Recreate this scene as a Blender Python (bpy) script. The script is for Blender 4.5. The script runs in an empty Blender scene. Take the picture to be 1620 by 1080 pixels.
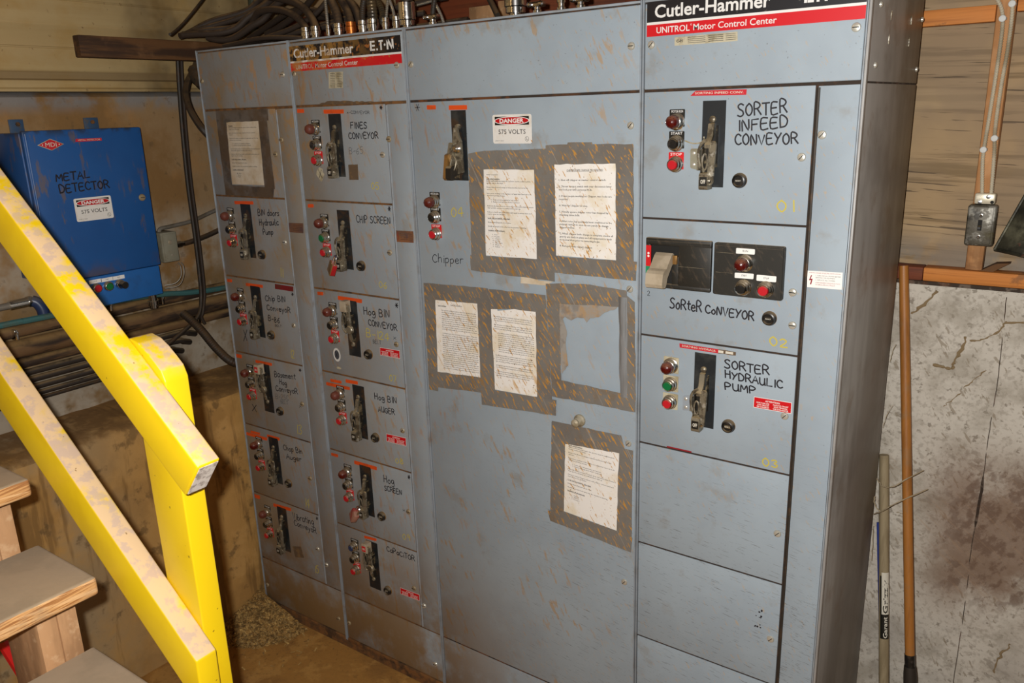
import bpy, bmesh, math, random
from mathutils import Vector, Matrix

# ------------------------------------------------------------------ camera, light, exposure
SC = bpy.context.scene
COL = SC.collection
R_CAM = [[0.815881927085915, 0.5774051052080093, -0.03065983584922264],
         [0.13373230928278004, -0.2400213892468905, -0.9615120395283085],
         [-0.5625409767372226, 0.7803800850763174, -0.2730468317117252]]     # right, down, forward
C_CAM = Vector((0.42188, -1.86267, 2.04303))
right, down, fwd = (Vector(r) for r in R_CAM)
cd = bpy.data.cameras.new('camera')
cd.sensor_fit = 'HORIZONTAL'; cd.sensor_width = 36.0; cd.lens = 28.491
cd.clip_start = 0.02
cam = bpy.data.objects.new('camera', cd); COL.objects.link(cam)
mw = Matrix.Identity(4)
for i in range(3):
    mw[i][0] = right[i]; mw[i][1] = -down[i]; mw[i][2] = -fwd[i]; mw[i][3] = C_CAM[i]
cam.matrix_world = mw
SC.camera = cam

vs = SC.view_settings
vs.view_transform = 'Standard'; vs.look = 'None'; vs.gamma = 1.0; vs.use_curve_mapping = False
vs.exposure = 0.0

# the camera's own small flash: a bare point of light a few centimetres to the upper left of the lens
fl = bpy.data.lights.new('camera_flash', 'POINT')
fl.energy = 182.0; fl.shadow_soft_size = 0.011; fl.color = (1.0, 0.985, 0.95)
flo = bpy.data.objects.new('camera_flash', fl); COL.objects.link(flo)
flo.location = C_CAM - right * 0.045 - down * 0.034

# dim warm room light
wd = bpy.data.worlds.new('room'); SC.world = wd; wd.use_nodes = True
wd.node_tree.nodes['Background'].inputs[0].default_value = (1.0, 0.80, 0.55, 1)
wd.node_tree.nodes['Background'].inputs[1].default_value = 0.022
bl = bpy.data.lights.new('ceiling_bulb', 'POINT')
bl.energy = 7.0; bl.shadow_soft_size = 0.12; bl.color = (1.0, 0.62, 0.26)
blo = bpy.data.objects.new('ceiling_bulb', bl); COL.objects.link(blo)
blo.location = (-1.5, -2.3, 2.78)

random.seed(7)
RND = random.Random(11)

# ------------------------------------------------------------------ materials
def srgb(h):
    if isinstance(h, str):
        v = [int(h[i:i+2], 16) / 255 for i in (0, 2, 4)]
        v = [c / 12.92 if c <= .04045 else ((c + .055) / 1.055) ** 2.4 for c in v]
        return (*v, 1.0)
    return (*h, 1.0)

MATS = {}
def M(name, base, rough=.5, metal=0.0, layers=(), bump=None, spec=None, coat=0.0, emit=None):
    """procedural material; layers = (colour, amount, [masks]) laid one over the other"""
    m = bpy.data.materials.new(name); m.use_nodes = True
    nt = m.node_tree; N = nt.nodes; L = nt.links
    b = N['Principled BSDF']
    b.inputs['Roughness'].default_value = rough; b.inputs['Metallic'].default_value = metal
    if spec is not None: b.inputs['Specular IOR Level'].default_value = spec
    if coat: b.inputs['Coat Weight'].default_value = coat; b.inputs['Coat Roughness'].default_value = .15
    geo = N.new('ShaderNodeNewGeometry')
    def coords(scale=(1, 1, 1), rot=(0, 0, 0)):
        mp = N.new('ShaderNodeMapping'); mp.vector_type = 'TEXTURE'
        mp.inputs['Scale'].default_value = scale; mp.inputs['Rotation'].default_value = [math.radians(r) for r in rot]
        L.new(geo.outputs['Position'], mp.inputs['Vector']); return mp.outputs[0]
    def rng(sock, lo, hi):
        r = N.new('ShaderNodeMapRange'); r.interpolation_type = 'SMOOTHSTEP'
        r.inputs['From Min'].default_value = lo; r.inputs['From Max'].default_value = hi
        L.new(sock, r.inputs['Value']); return r.outputs[0]
    def mask(k):
        if k[0] == 'n':      # noise: scale, detail, lo, hi, stretch, rotation
            t = N.new('ShaderNodeTexNoise'); t.inputs['Scale'].default_value = k[1]; t.inputs['Detail'].default_value = k[2]
            t.inputs['Roughness'].default_value = .62
            L.new(coords(*(k[5:7] if len(k) > 5 else ())), t.inputs['Vector'])
            return rng(t.outputs['Fac'], k[3], k[4])
        if k[0] == 'v':      # cells: scale, lo, hi, stretch, rotation
            t = N.new('ShaderNodeTexVoronoi'); t.inputs['Scale'].default_value = k[1]
            L.new(coords(*(k[4:6] if len(k) > 4 else ())), t.inputs['Vector'])
            return rng(t.outputs['Distance'], k[2], k[3])
        if k[0] == 'w':      # wood grain: scale, distortion, lo, hi, stretch, rotation
            t = N.new('ShaderNodeTexWave'); t.wave_type = 'BANDS'; t.bands_direction = k[7] if len(k) > 7 else 'Z'
            t.inputs['Scale'].default_value = k[1]; t.inputs['Distortion'].default_value = k[2]
            t.inputs['Detail'].default_value = 3; t.inputs['Detail Scale'].default_value = 1.2
            L.new(coords(*k[5:7]), t.inputs['Vector'])
            return rng(t.outputs['Fac'], k[3], k[4])
        if k[0] == 'g':      # place in the room: axis, from, to
            s = N.new('ShaderNodeSeparateXYZ'); L.new(geo.outputs['Position'], s.inputs[0])
            return rng(s.outputs['XYZ'.index(k[1])], k[2], k[3]) if k[2] < k[3] else inv(rng(s.outputs['XYZ'.index(k[1])], k[3], k[2]))
        if k[0] == 'u':      # upward faces, where dust settles
            s = N.new('ShaderNodeSeparateXYZ'); L.new(geo.outputs['Normal'], s.inputs[0])
            return rng(s.outputs[2], k[1], k[2])
    def inv(s):
        x = N.new('ShaderNodeMath'); x.operation = 'SUBTRACT'; x.inputs[0].default_value = 1; L.new(s, x.inputs[1]); return x.outputs[0]
    def mul(a, bb):
        x = N.new('ShaderNodeMath'); x.operation = 'MULTIPLY'
        for i, s in enumerate((a, bb)):
            if isinstance(s, float): x.inputs[i].default_value = s
            else: L.new(s, x.inputs[i])
        return x.outputs[0]
    cur = None
    rcur = None
    for lay in layers:
        colr, amt, masks = lay[:3]
        f = float(amt)
        for k in masks: f = mul(mask(k), f)
        mx = N.new('ShaderNodeMix'); mx.data_type = 'RGBA'
        if cur is None: mx.inputs['A'].default_value = srgb(base)
        else: L.new(cur, mx.inputs['A'])
        mx.inputs['B'].default_value = srgb(colr)
        L.new(f, mx.inputs['Factor']); cur = mx.outputs['Result']
        if len(lay) > 3:
            mr = N.new('ShaderNodeMix'); mr.data_type = 'FLOAT'
            if rcur is None: mr.inputs['A'].default_value = rough
            else: L.new(rcur, mr.inputs['A'])
            mr.inputs['B'].default_value = lay[3]; L.new(f, mr.inputs['Factor']); rcur = mr.outputs['Result']
    if cur is None: b.inputs['Base Color'].default_value = srgb(base)
    else: L.new(cur, b.inputs['Base Color'])
    if rcur is not None: L.new(rcur, b.inputs['Roughness'])
    if bump:
        t = N.new('ShaderNodeTexNoise'); t.inputs['Scale'].default_value = bump[0]; t.inputs['Detail'].default_value = 5
        L.new(coords(*(bump[3:5] if len(bump) > 3 else ())), t.inputs['Vector'])
        bp = N.new('ShaderNodeBump'); bp.inputs['Strength'].default_value = bump[1]; bp.inputs['Distance'].default_value = bump[2]
        L.new(t.outputs['Fac'], bp.inputs['Height']); L.new(bp.outputs[0], b.inputs['Normal'])
    MATS[name] = m
    return m

STREAK = ((.034, 1, .0065), (0, 55, 0))      # mud flung from the chipper: long thin dashes running down to the right
STREAK2 = ((.075, 1, .011), (0, 58, 0))
mud = 'BE8C3E'
def spatter(col, amt, lo=.60, hi=.70, where=None, sz=STREAK):
    mk = [('n', 1.0, 2.5, lo, hi, *sz)]
    if where: mk.append(where)
    return (col, amt, mk, .75)
PATCH = ('n', 5.5, 3, .42, .62)

M('grey_paint', '9EAAB3', .58, spec=.28, layers=[
    ('8F9AA4', .5, [('n', 3.0, 4, .38, .62)]),
    ('AE8C5E', .66, [('n', 1.0, 3, .555, .63, (.065, 1, .016), (0, 66, 0)), ('g', 'X', -.48, -.62), ('n', 4.5, 3, .46, .60)], .7),
    ('B07C40', .62, [('n', 1.0, 3, .54, .66, (.090, 1, .020), (0, 84, 0)), ('g', 'X', -1.0, -1.28), ('n', 3.6, 2, .44, .60)], .7),
    ('B89C74', .50, [('n', 1.0, 2, .615, .665, (.030, 1, .0065), (0, 58, 0)), ('n', 3, 2, .40, .56)]),
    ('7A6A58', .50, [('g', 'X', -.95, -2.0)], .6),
    ('B4823E', .55, [('n', 1.0, 4, .55, .62, (.05, 1, .10), (0, 0, 0)), ('g', 'X', -1.4, -1.8), ('g', 'Z', 1.6, 1.95)], .7),
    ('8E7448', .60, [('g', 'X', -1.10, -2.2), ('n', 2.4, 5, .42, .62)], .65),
    ('806238', .88, [('g', 'Z', .75, .12), ('g', 'X', -.70, -1.4), ('n', 5, 5, .30, .54)], .75),
    ('5A564E', .65, [('n', 1.0, 4, .61, .64, (.045, 1, .0028), (0, 8, 0)), ('g', 'X', -1.3, -.6), ('g', 'Z', 1.4, .8)], .6),
    ('57524A', .65, [('n', 1.0, 3, .605, .645, (.030, 1, .0028), (0, 14, 0)), ('g', 'X', -.16, -.06), ('g', 'Z', .95, .75)], .6),
    ('5E5A54', .5, [('n', 170, 1, .74, .765)]),
    ('8A8276', .40, [('n', 9, 6, .57, .70)], .6),
])
M('trim_metal', '99A1A9', .5, .1, layers=[('7D776E', .6, [('n', 14, 5, .45, .7)]), ('8A6236', .6, [('n', 9, 5, .55, .7), ('g', 'X', -.9, -1.4)])])
M('gap', '332820', .9, layers=[('7A451A', .8, [('n', 16, 4, .45, .56), ('g', 'X', -.4, -1.2)]), ('5A3A20', .7, [('n', 22, 4, .5, .65)])])
M('rust_line', '63462A', .9, layers=[('84582C', .8, [('n', 26, 4, .42, .56)]), ('3A2A1A', .75, [('n', 12, 4, .53, .62)])])
M('dirt_line', '3A2E24', .9, layers=[('77675A', .7, [('n', 30, 4, .5, .62)]), ('5A3218', .7, [('n', 14, 4, .5, .64)])])
M('side_metal', 'A09C98', .42, .0, layers=[('5F5850', .6, [('n', 1.0, 4, .4, .65, (.25, .25, 1.6), (0, 0, 0))]), ('6A5238', .5, [('n', 7, 5, .52, .7)]), ('55504A', .5, [('n', 3, 4, .45, .7)])])
M('yellow_paint', 'DFBC10', .38, layers=[
    ('C9A005', .35, [('n', 8, 4, .45, .7)]),
    ('CFB08C', .92, [('u', .35, .72), ('n', 7, 6, .40, .52)], .9),
    ('B09A90', .6, [('u', .35, .72), ('n', 38, 4, .47, .58)], .9),
    ('6B4A14', .7, [('n', 90, 1, .76, .80)])])
M('cut_wood', 'CFC6BE', .9, layers=[('7E7068', .8, [('n', 45, 5, .46, .6)]), ('C7BDB4', .5, [('n', 80, 3, .5, .7)])])
M('tread_wood', 'C8965E', .75, layers=[
    ('8C5626', .85, [('n', 1.0, 4, .47, .58, (.3, .30, .0045), (4, 0, 0))]), ('E0B684', .6, [('n', 1.0, 3, .52, .6, (.3, .12, .006), (-6, 0, 0))]),
    ('7A6A58', .5, [('n', 12, 5, .5, .7)]),
    ('9A8871', .97, [('u', .45, .7), ('n', 5, 4, .1, .3)], .95),
    ('8A7A64', .5, [('u', .45, .7), ('n', 9, 5, .46, .60)], .95)], bump=(60, .25, .002))
M('block_wood', 'B68A60', .8, layers=[('8A6644', .7, [('n', 1.0, 5, .42, .62, (.06, .06, .35), (0, 0, 0))]), ('D0AC84', .5, [('n', 30, 4, .55, .7)]), ('6E5640', .5, [('n', 9, 4, .55, .7)])], bump=(70, .3, .002))
M('old_timber', '62401F', .8, layers=[('331E0E', .9, [('n', 1.0, 5, .42, .58, (.1, .5, .05), (0, 0, 0))]), ('7F5A38', .5, [('n', 10, 4, .55, .72)])], bump=(60, .3, .002))
M('fresh_stud', 'BC8A5A', .75, layers=[('A26A38', .6, [('n', 1.0, 4, .42, .62, (.02, .02, .5), (0, 0, 0))]), ('D9A878', .5, [('n', 8, 3, .5, .7)]), ('6B4526', .6, [('g', 'Z', 1.72, 1.58), ('n', 20, 3, .3, .5)])])
M('fresh_plate', 'CE8038', .7, layers=[('8A4A18', .6, [('n', 1.0, 4, .42, .65, (.6, .05, .02), (0, 0, 0))]), ('CF8A48', .5, [('n', 9, 3, .5, .7)]), ('5A3F28', .55, [('n', 18, 4, .6, .7)])])
M('red_plank', '7A3A1C', .75, layers=[('35180C', .7, [('n', 1.0, 4, .42, .65, (.7, .1, .03), (0, 0, 0))]), ('7A4422', .5, [('n', 9, 3, .5, .7)])])
M('plywood', 'A88C66', .75, layers=[
    ('77603F', .8, [('n', 1.0, 5, .47, .60, (.55, 1, .022), (0, 2, 0))]),
    ('BEA27A', .45, [('n', 1.0, 3, .5, .64, (.9, 1, .12), (0, 0, 0))]),
    ('857C70', .85, [('g', 'Z', 1.70, 1.60), ('n', 12, 4, .36, .52)]),
    ('86725C', .55, [('n', 2.2, 4, .46, .62)]),
    ('4A3A28', .8, [('n', 1.0, 3, .635, .665, (.22, 1, .008), (0, 3, 0))])])
M('whitewash', 'CBC3B6', .85, layers=[
    ('9A9082', .5, [('n', 70, 4, .50, .62)]),
    ('7A7062', .7, [('n', 45, 3, .61, .66)]),
    ('988E7E', .65, [('n', 6, 6, .46, .64)]),
    ('857B6E', .6, [('n', 1.0, 5, .56, .64, (.035, 1, .02), (0, 25, 0)), ('n', 5, 3, .45, .6)]),
    ('8C7E6A', .7, [('n', 1.0, 3, .63, .67, (.05, 1, .014), (0, 60, 0))]),
    ('7E6450', .85, [('n', 3.4, 6, .36, .56), ('g', 'Z', 1.16, .92), ('g', 'Z', .46, .66), ('g', 'X', .06, .24)]),
    ('5E4434', .6, [('n', 1.0, 5, .48, .60, (.03, 1, .05), (0, 30, 0)), ('g', 'Z', 1.12, .95), ('g', 'Z', .5, .66), ('g', 'X', .10, .26)]),
    ('A48668', .25, [('n', 1.0, 3, .58, .66, (.10, 1, .008), (0, 40, 0)), ('g', 'Z', 1.1, .9), ('g', 'Z', .5, .66)]),
    ('A49C92', .5, [('g', 'Z', .6, .4), ('n', 4, 4, .4, .6)])], bump=(40, .35, .004))
M('siding', 'B89E6E', .6, layers=[('B08C4C', .6, [('n', 5, 5, .45, .65)]), ('C4AC7C', .5, [('n', 1.0, 4, .45, .7, (.5, .8, .05), (0, 0, 0))]), ('6B4A20', .7, [('n', 42, 3, .66, .74)]), ('4A3A26', .7, [('g', 'Y', -.25, .1), ('n', 3, 4, .3, .6)]),
    ('7A6444', .65, [('g', 'Z', 2.192, 2.199), ('g', 'Z', 2.231, 2.222)])])
M('concrete_wall', '9C7E58', .9, layers=[
    ('86602F', .75, [('n', 2.6, 6, .40, .58)]),
    ('A87A44', .45, [('n', 6, 5, .52, .64)]),
    ('86888A', .75, [('g', 'Z', 2.07, 2.13), ('n', 7, 4, .36, .55)]),
    ('AEA290', .75, [('g', 'Z', 1.75, 1.62), ('n', 5, 4, .38, .55)]),
    ('7E6034', .85, [('g', 'Z', 1.50, 1.40), ('n', 9, 5, .36, .5)]),
    ('AEA494', .75, [('g', 'Z', 1.24, 1.14), ('n', 6, 4, .38, .55)]),
    ('6A5436', .5, [('n', 20, 4, .60, .68)])], bump=(24, .4, .006))
M('concrete_low', 'BC9050', .9, layers=[
    ('A07840', .65, [('n', 4, 6, .44, .6)]),
    ('CCA060', .6, [('n', 7, 5, .5, .64), ('g', 'Y', -.6, -.1)]),
    ('9C8A6C', .85, [('g', 'Y', -.35, -.8), ('n', 3, 4, .36, .55)]),
    ('6E5028', .6, [('n', 1.0, 4, .53, .63, (1, .06, .5), (0, 0, 0))]),
    ('5C4628', .6, [('n', 12, 5, .56, .66)]),
    ('7A5A32', .8, [('u', .4, .8), ('n', 9, 5, .36, .55)])], bump=(18, .35, .006))
M('floor_dirt', 'A67838', .95, layers=[('8A6230', .7, [('n', 3, 6, .42, .6)]), ('C49650', .5, [('n', 9, 5, .5, .62)]), ('7A5A2C', .4, [('n', 60, 3, .58, .66)]), ('6A563A', .6, [('g', 'X', -.6, .2)])], bump=(40, .4, .006))
M('ceiling_wood', '6A4A2C', .85, layers=[('48301A', .6, [('n', 1.0, 4, .42, .65, (.6, .05, .05), (0, 0, 0))])])
M('sawdust', 'AE8648', .95, layers=[('6E5228', .8, [('n', 60, 4, .44, .56)]), ('C8AC78', .6, [('n', 110, 3, .54, .62)])], bump=(120, .8, .01))
M('chip_pale', 'D0AC68', .9, layers=[('94784A', .7, [('n', 60, 3, .4, .6)])])
M('blue_paint', '1D5596', .42, layers=[
    ('194A86', .5, [('n', 5, 4, .4, .7)]),
    ('6A5A4C', .7, [('n', 1.0, 4, .55, .64, (.03, .03, .12), (0, 0, 0)), ('n', 3.5, 3, .42, .56)]),
    ('5C4A34', .7, [('g', 'Z', 1.60, 1.52), ('n', 12, 4, .42, .62)]),
    ('2A3038', .9, [('g', 'Z', 2.0, 2.035), ('n', 16, 4, .46, .6)])])
M('blue_tab', '36506E', .6, layers=[('5A5248', .7, [('n', 30, 4, .46, .6)])])
M('blue_strip', '2566AE', .38, layers=[('2A4A78', .5, [('n', 8, 4, .5, .7)])])
M('black_plastic', '26241F', .5, layers=[('55483A', .55, [('n', 1.0, 4, .52, .68, (.05, 1, .014), (0, 55, 0))]), ('8C7250', .55, [('n', 1.0, 3, .68, .74, *STREAK)]), ('A89274', .9, [('u', .5, .8)])])
M('slot_plate', '1E2225', .45, layers=[('4A4A46', .5, [('n', 10, 4, .5, .7)]), ('8C6A42', .6, [('n', 1.0, 3, .68, .74, *STREAK)]), ('4A3420', .6, [('n', 14, 4, .5, .6), ('g', 'X', -.6, -1.0)])])
M('lever_metal', '8C8370', .40, .45, layers=[('4E4436', .75, [('n', 45, 4, .46, .58)]), ('B8A27A', .85, [('u', .3, .8)], .9), ('D8D2C4', .5, [('n', 55, 2, .6, .7)])])
M('lever_dark', '2A2620', .5, .3, layers=[('8A7A5C', .8, [('n', 40, 4, .5, .65)]), ('A89470', .8, [('u', .3, .8)], .9)])
M('dusty_handle', 'B0A18A', .75, layers=[('8F8068', .6, [('n', 16, 4, .45, .65)])])
M('chrome', 'D8D6D0', .16, 1.0, layers=[('A8926A', .75, [('u', .25, .7), ('n', 12, 3, .2, .5)], .8)])
M('bright_chrome', 'DADADA', .18, 1.0, layers=[('8E8878', .5, [('n', 40, 3, .5, .65)], .5)])
M('copper', 'C8743A', .3, .9)
M('screw_metal', 'CFCBBE', .32, .5, layers=[('9A8258', .8, [('n', 5, 2, .36, .50), ('g', 'X', -.4, -1.1)], .7)])
M('dark_slot', '15130F', .8)
M('lens_red', '4E0807', .25, layers=[('8A5A40', .6, [('u', .1, .7)], .7), ('6E3A2C', .75, [('n', 12, 2, .40, .56), ('g', 'X', -1.0, -1.5)], .7)], coat=.2)
M('lens_dark', '3A1A14', .25, layers=[('A07A58', .5, [('u', .2, .7)], .7)])
M('cap_red', 'C01E28', .35, layers=[('B08468', .5, [('u', .2, .7)], .8)])
M('cap_black', '1C1A18', .35, layers=[('8A7656', .55, [('u', .2, .7)], .8), ('5A5048', .4, [('n', 60, 3, .5, .7)])])
M('cap_green', '0E6B3A', .32, layers=[('7A7A56', .5, [('u', .2, .7)], .8)])
M('cap_blue', '2C3A5C', .35, layers=[('7A7266', .5, [('u', .2, .7)], .8)])
M('legend_black', '17150F', .5, layers=[('5A4630', .6, [('n', 18, 3, .5, .65), ('g', 'X', -.6, -1.1)])])
M('legend_red', 'D01C22', .45)
M('white_print', 'F2EFEA', .5)
M('cream_print', 'D8D2C2', .6)
M('marker', '16131A', .6)
M('marker_red', '8E1620', .6)
M('marker_grey', '4A4C52', .7)
M('marker_yellow', 'C2B24A', .7)
M('orange_tape', 'E2531A', .5, layers=[('B04A1C', .6, [('n', 14, 3, .5, .65)])])
M('red_tape', 'C42430', .42)
M('dark_red_tape', '7A1E22', .5, layers=[('5A3A28', .6, [('n', 20, 3, .45, .65)])])
M('old_label', '6A4A38', .7, layers=[('8E5A34', .7, [('n', 16, 4, .45, .62)]), ('4E3E44', .6, [('n', 28, 3, .5, .62)])])
M('brown_sticker', '63503C', .75, layers=[('8A6A40', .6, [('n', 30, 4, .48, .62)])])
M('cream_label', 'BDB49A', .7, layers=[('8C7E5C', .7, [('n', 26, 4, .45, .62)])])
M('danger_white', 'E9E6E0', .4, layers=[spatter('C2883C', .95, .66, .70, ('g', 'X', -1.6, -1.0)) , ('C9B79A', .4, [('n', 24, 3, .5, .7)])])
M('danger_red', 'C0151E', .4, layers=[spatter('A87030', .9, .68, .72, ('g', 'X', -1.6, -1.0))])
M('attention_red', 'CC101C', .4)
M('plaque_black', '17171C', .42, layers=[('A87A34', .95, [('n', 1.0, 5, .42, .56, (.03, 1, .03), (0, 0, 0)), ('g', 'X', -1.28, -1.72)], .8), ('A0622A', .9, [('n', 55, 2, .60, .66), ('g', 'X', -.6, -1.0)], .8), ('6A655C', .5, [('n', 70, 2, .66, .72)])])
M('plaque_red', 'CE1420', .4, layers=[('B57A3C', .85, [('n', 1.0, 5, .42, .60, (.04, 1, .03), (0, 0, 0)), ('g', 'X', -1.35, -1.72)], .8), ('B5702C', .9, [('n', 50, 2, .63, .69), ('g', 'X', -.6, -1.0)], .8)])
M('plaque_print', 'E4E2DE', .45, layers=[('A98450', .8, [('n', 26, 4, .42, .58), ('g', 'X', -1.32, -1.66)], .8)])
M('tape', '7F7B75', .36, .05, layers=[
    ('6E6862', .6, [('n', 5, 4, .44, .62)]),
    ('7C6444', .45, [('n', 5.5, 3, .50, .62), ('n', 30, 4, .46, .60)], .7),
    spatter('C48C36', .95, .578, .622), spatter('A0742F', .8, .56, .62, ('n', 4, 3, .46, .58), STREAK2),
    ('A8A29A', .5, [('n', 1.0, 3, .62, .68, (.5, 1, .01), (0, 60, 0))])], bump=(30, .15, .002))
M('tape_brown', '6A6158', .5, layers=[('5A452C', .8, [('n', 8, 4, .42, .6)]), ('3E3830', .5, [('n', 20, 4, .5, .62)])])
M('tape_shiny', '9EA0A2', .25, .35, layers=[('7E7A74', .6, [('n', 1.0, 3, .45, .62, (.012, 1, .25), (0, 0, 0))]), spatter('A8763C', .6, .66, .72)], bump=(24, .5, .004, (.3, 1, 2), (0, 0, 0)))
M('paper', 'F4F0EA', .65, layers=[
    ('E2CFA6', .55, [('n', 9, 4, .48, .64)]),
    spatter('C9923E', .9, .605, .65), ('D0A258', .75, [('n', 1.0, 4, .55, .64, *STREAK2), ('n', 6, 3, .46, .58), ('g', 'X', -.6, -.8)]),
    ('8A6A44', .8, [('n', 150, 1, .72, .75)])])
M('paper_dull', 'D8CCB8', .7, layers=[('B69A6C', .7, [('n', 10, 4, .42, .68)]), ('A88450', .5, [('g', 'X', -2.08, -2.17), ('n', 14, 3, .3, .6)])])
M('paper_rag', '9A948C', .75, layers=[('B48A50', .7, [('n', 18, 4, .45, .62)]), ('6E6A66', .5, [('n', 30, 4, .5, .66)])])
M('ink', '3A3634', .8)
M('cable_black', '2B241C', .6, layers=[('5C4426', .85, [('u', .1, .8), ('n', 14, 4, .25, .6)], .95), ('4A3018', .6, [('n', 30, 4, .5, .66)])])
M('cable_brown', '33271E', .7, layers=[('8A6A42', .85, [('u', .2, .9), ('n', 10, 4, .3, .6)], .95), ('33251A', .6, [('n', 22, 4, .5, .66)])])
M('flex_dark', '4A443C', .35, .5, layers=[('7A6440', .6, [('n', 12, 3, .45, .62)])])
M('flex_steel', 'D0CABC', .25, .8, layers=[('7A6A48', .5, [('n', 14, 3, .5, .66)], .6)])
M('flex_wall', 'E2D8C0', .32, .35, layers=[('8A7A58', .6, [('n', 10, 3, .45, .66)], .6)])
M('pipe_dirty', '6C5032', .8, layers=[('2A1E16', .95, [('n', 1.0, 4, .42, .56, (.06, .35, .06), (0, 0, 0))]), ('9A7A4C', .8, [('u', .1, .8), ('n', 10, 4, .3, .6)]), ('7A5F3C', .5, [('n', 16, 4, .58, .7)])])
M('pipe_grey', '8C857A', .5, .4, layers=[('6A5A44', .6, [('n', 12, 4, .45, .65)])])
M('pipe_dark', '2E2620', .6, layers=[('8A7454', .8, [('u', .2, .8), ('n', 10, 4, .3, .6)])])
M('teal_hose', '3E6A6A', .55, layers=[('5A5A44', .6, [('n', 12, 4, .48, .66)])])
M('green_pipe', '3C4030', .6)
M('cast_box', '5A5448', .5, .3, layers=[('8E8A80', .8, [('n', 26, 5, .54, .62)], .4), ('4A4220', .7, [('n', 12, 4, .5, .64)]), ('1E1A16', .7, [('n', 22, 4, .56, .66)])], bump=(60, .4, .003))
M('box_grey', '8E8A78', .6, layers=[('6A5A3C', .5, [('n', 12, 4, .45, .65)])])
M('scoop_metal', '3A382C', .5, .4, layers=[('77745E', .8, [('n', 10, 5, .48, .62), ('g', 'Z', 1.80, 1.68)]), ('15130F', .7, [('n', 7, 4, .5, .65)]), ('7A3A30', .8, [('n', 40, 3, .66, .72)])], bump=(30, .5, .006))
M('handle_orange', 'A86C2E', .5, layers=[('7E4E1E', .6, [('n', 1.0, 4, .45, .68, (.03, .03, .3), (0, 0, 0))]), ('8A6E4C', .5, [('n', 14, 4, .52, .7)])])
M('handle_grey', '9A8A6C', .7, layers=[('7A6A4E', .6, [('n', 1.0, 4, .45, .68, (.02, .02, .3), (0, 0, 0))])])
M('blue_plastic', '2A3E8E', .45)
M('steel_dark', '3A332C', .6, .4, layers=[('5E4630', .6, [('n', 20, 4, .5, .66)])])
M('web', 'A8977A', .95)
M('knob_metal', 'B0A690', .5, .2, layers=[('8A7A5C', .7, [('n', 40, 4, .46, .58)])])
M('wall_trail', '8A7556', .95)
M('red_rope', 'C41A1C', .45)
M('brass', 'A8804A', .4, .6, layers=[('8A6640', .6, [('n', 30, 3, .45, .65)])])
M('lock_red', 'A81A22', .35, layers=[('A8806A', .6, [('u', .2, .7)])])
M('lock_red_dusty', '9E3A34', .6, layers=[('A88872', .7, [('n', 22, 3, .4, .62)])])
M('paint_blotch', 'D6D6D2', .7)
M('green_strip', '1E8A60', .5)

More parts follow.
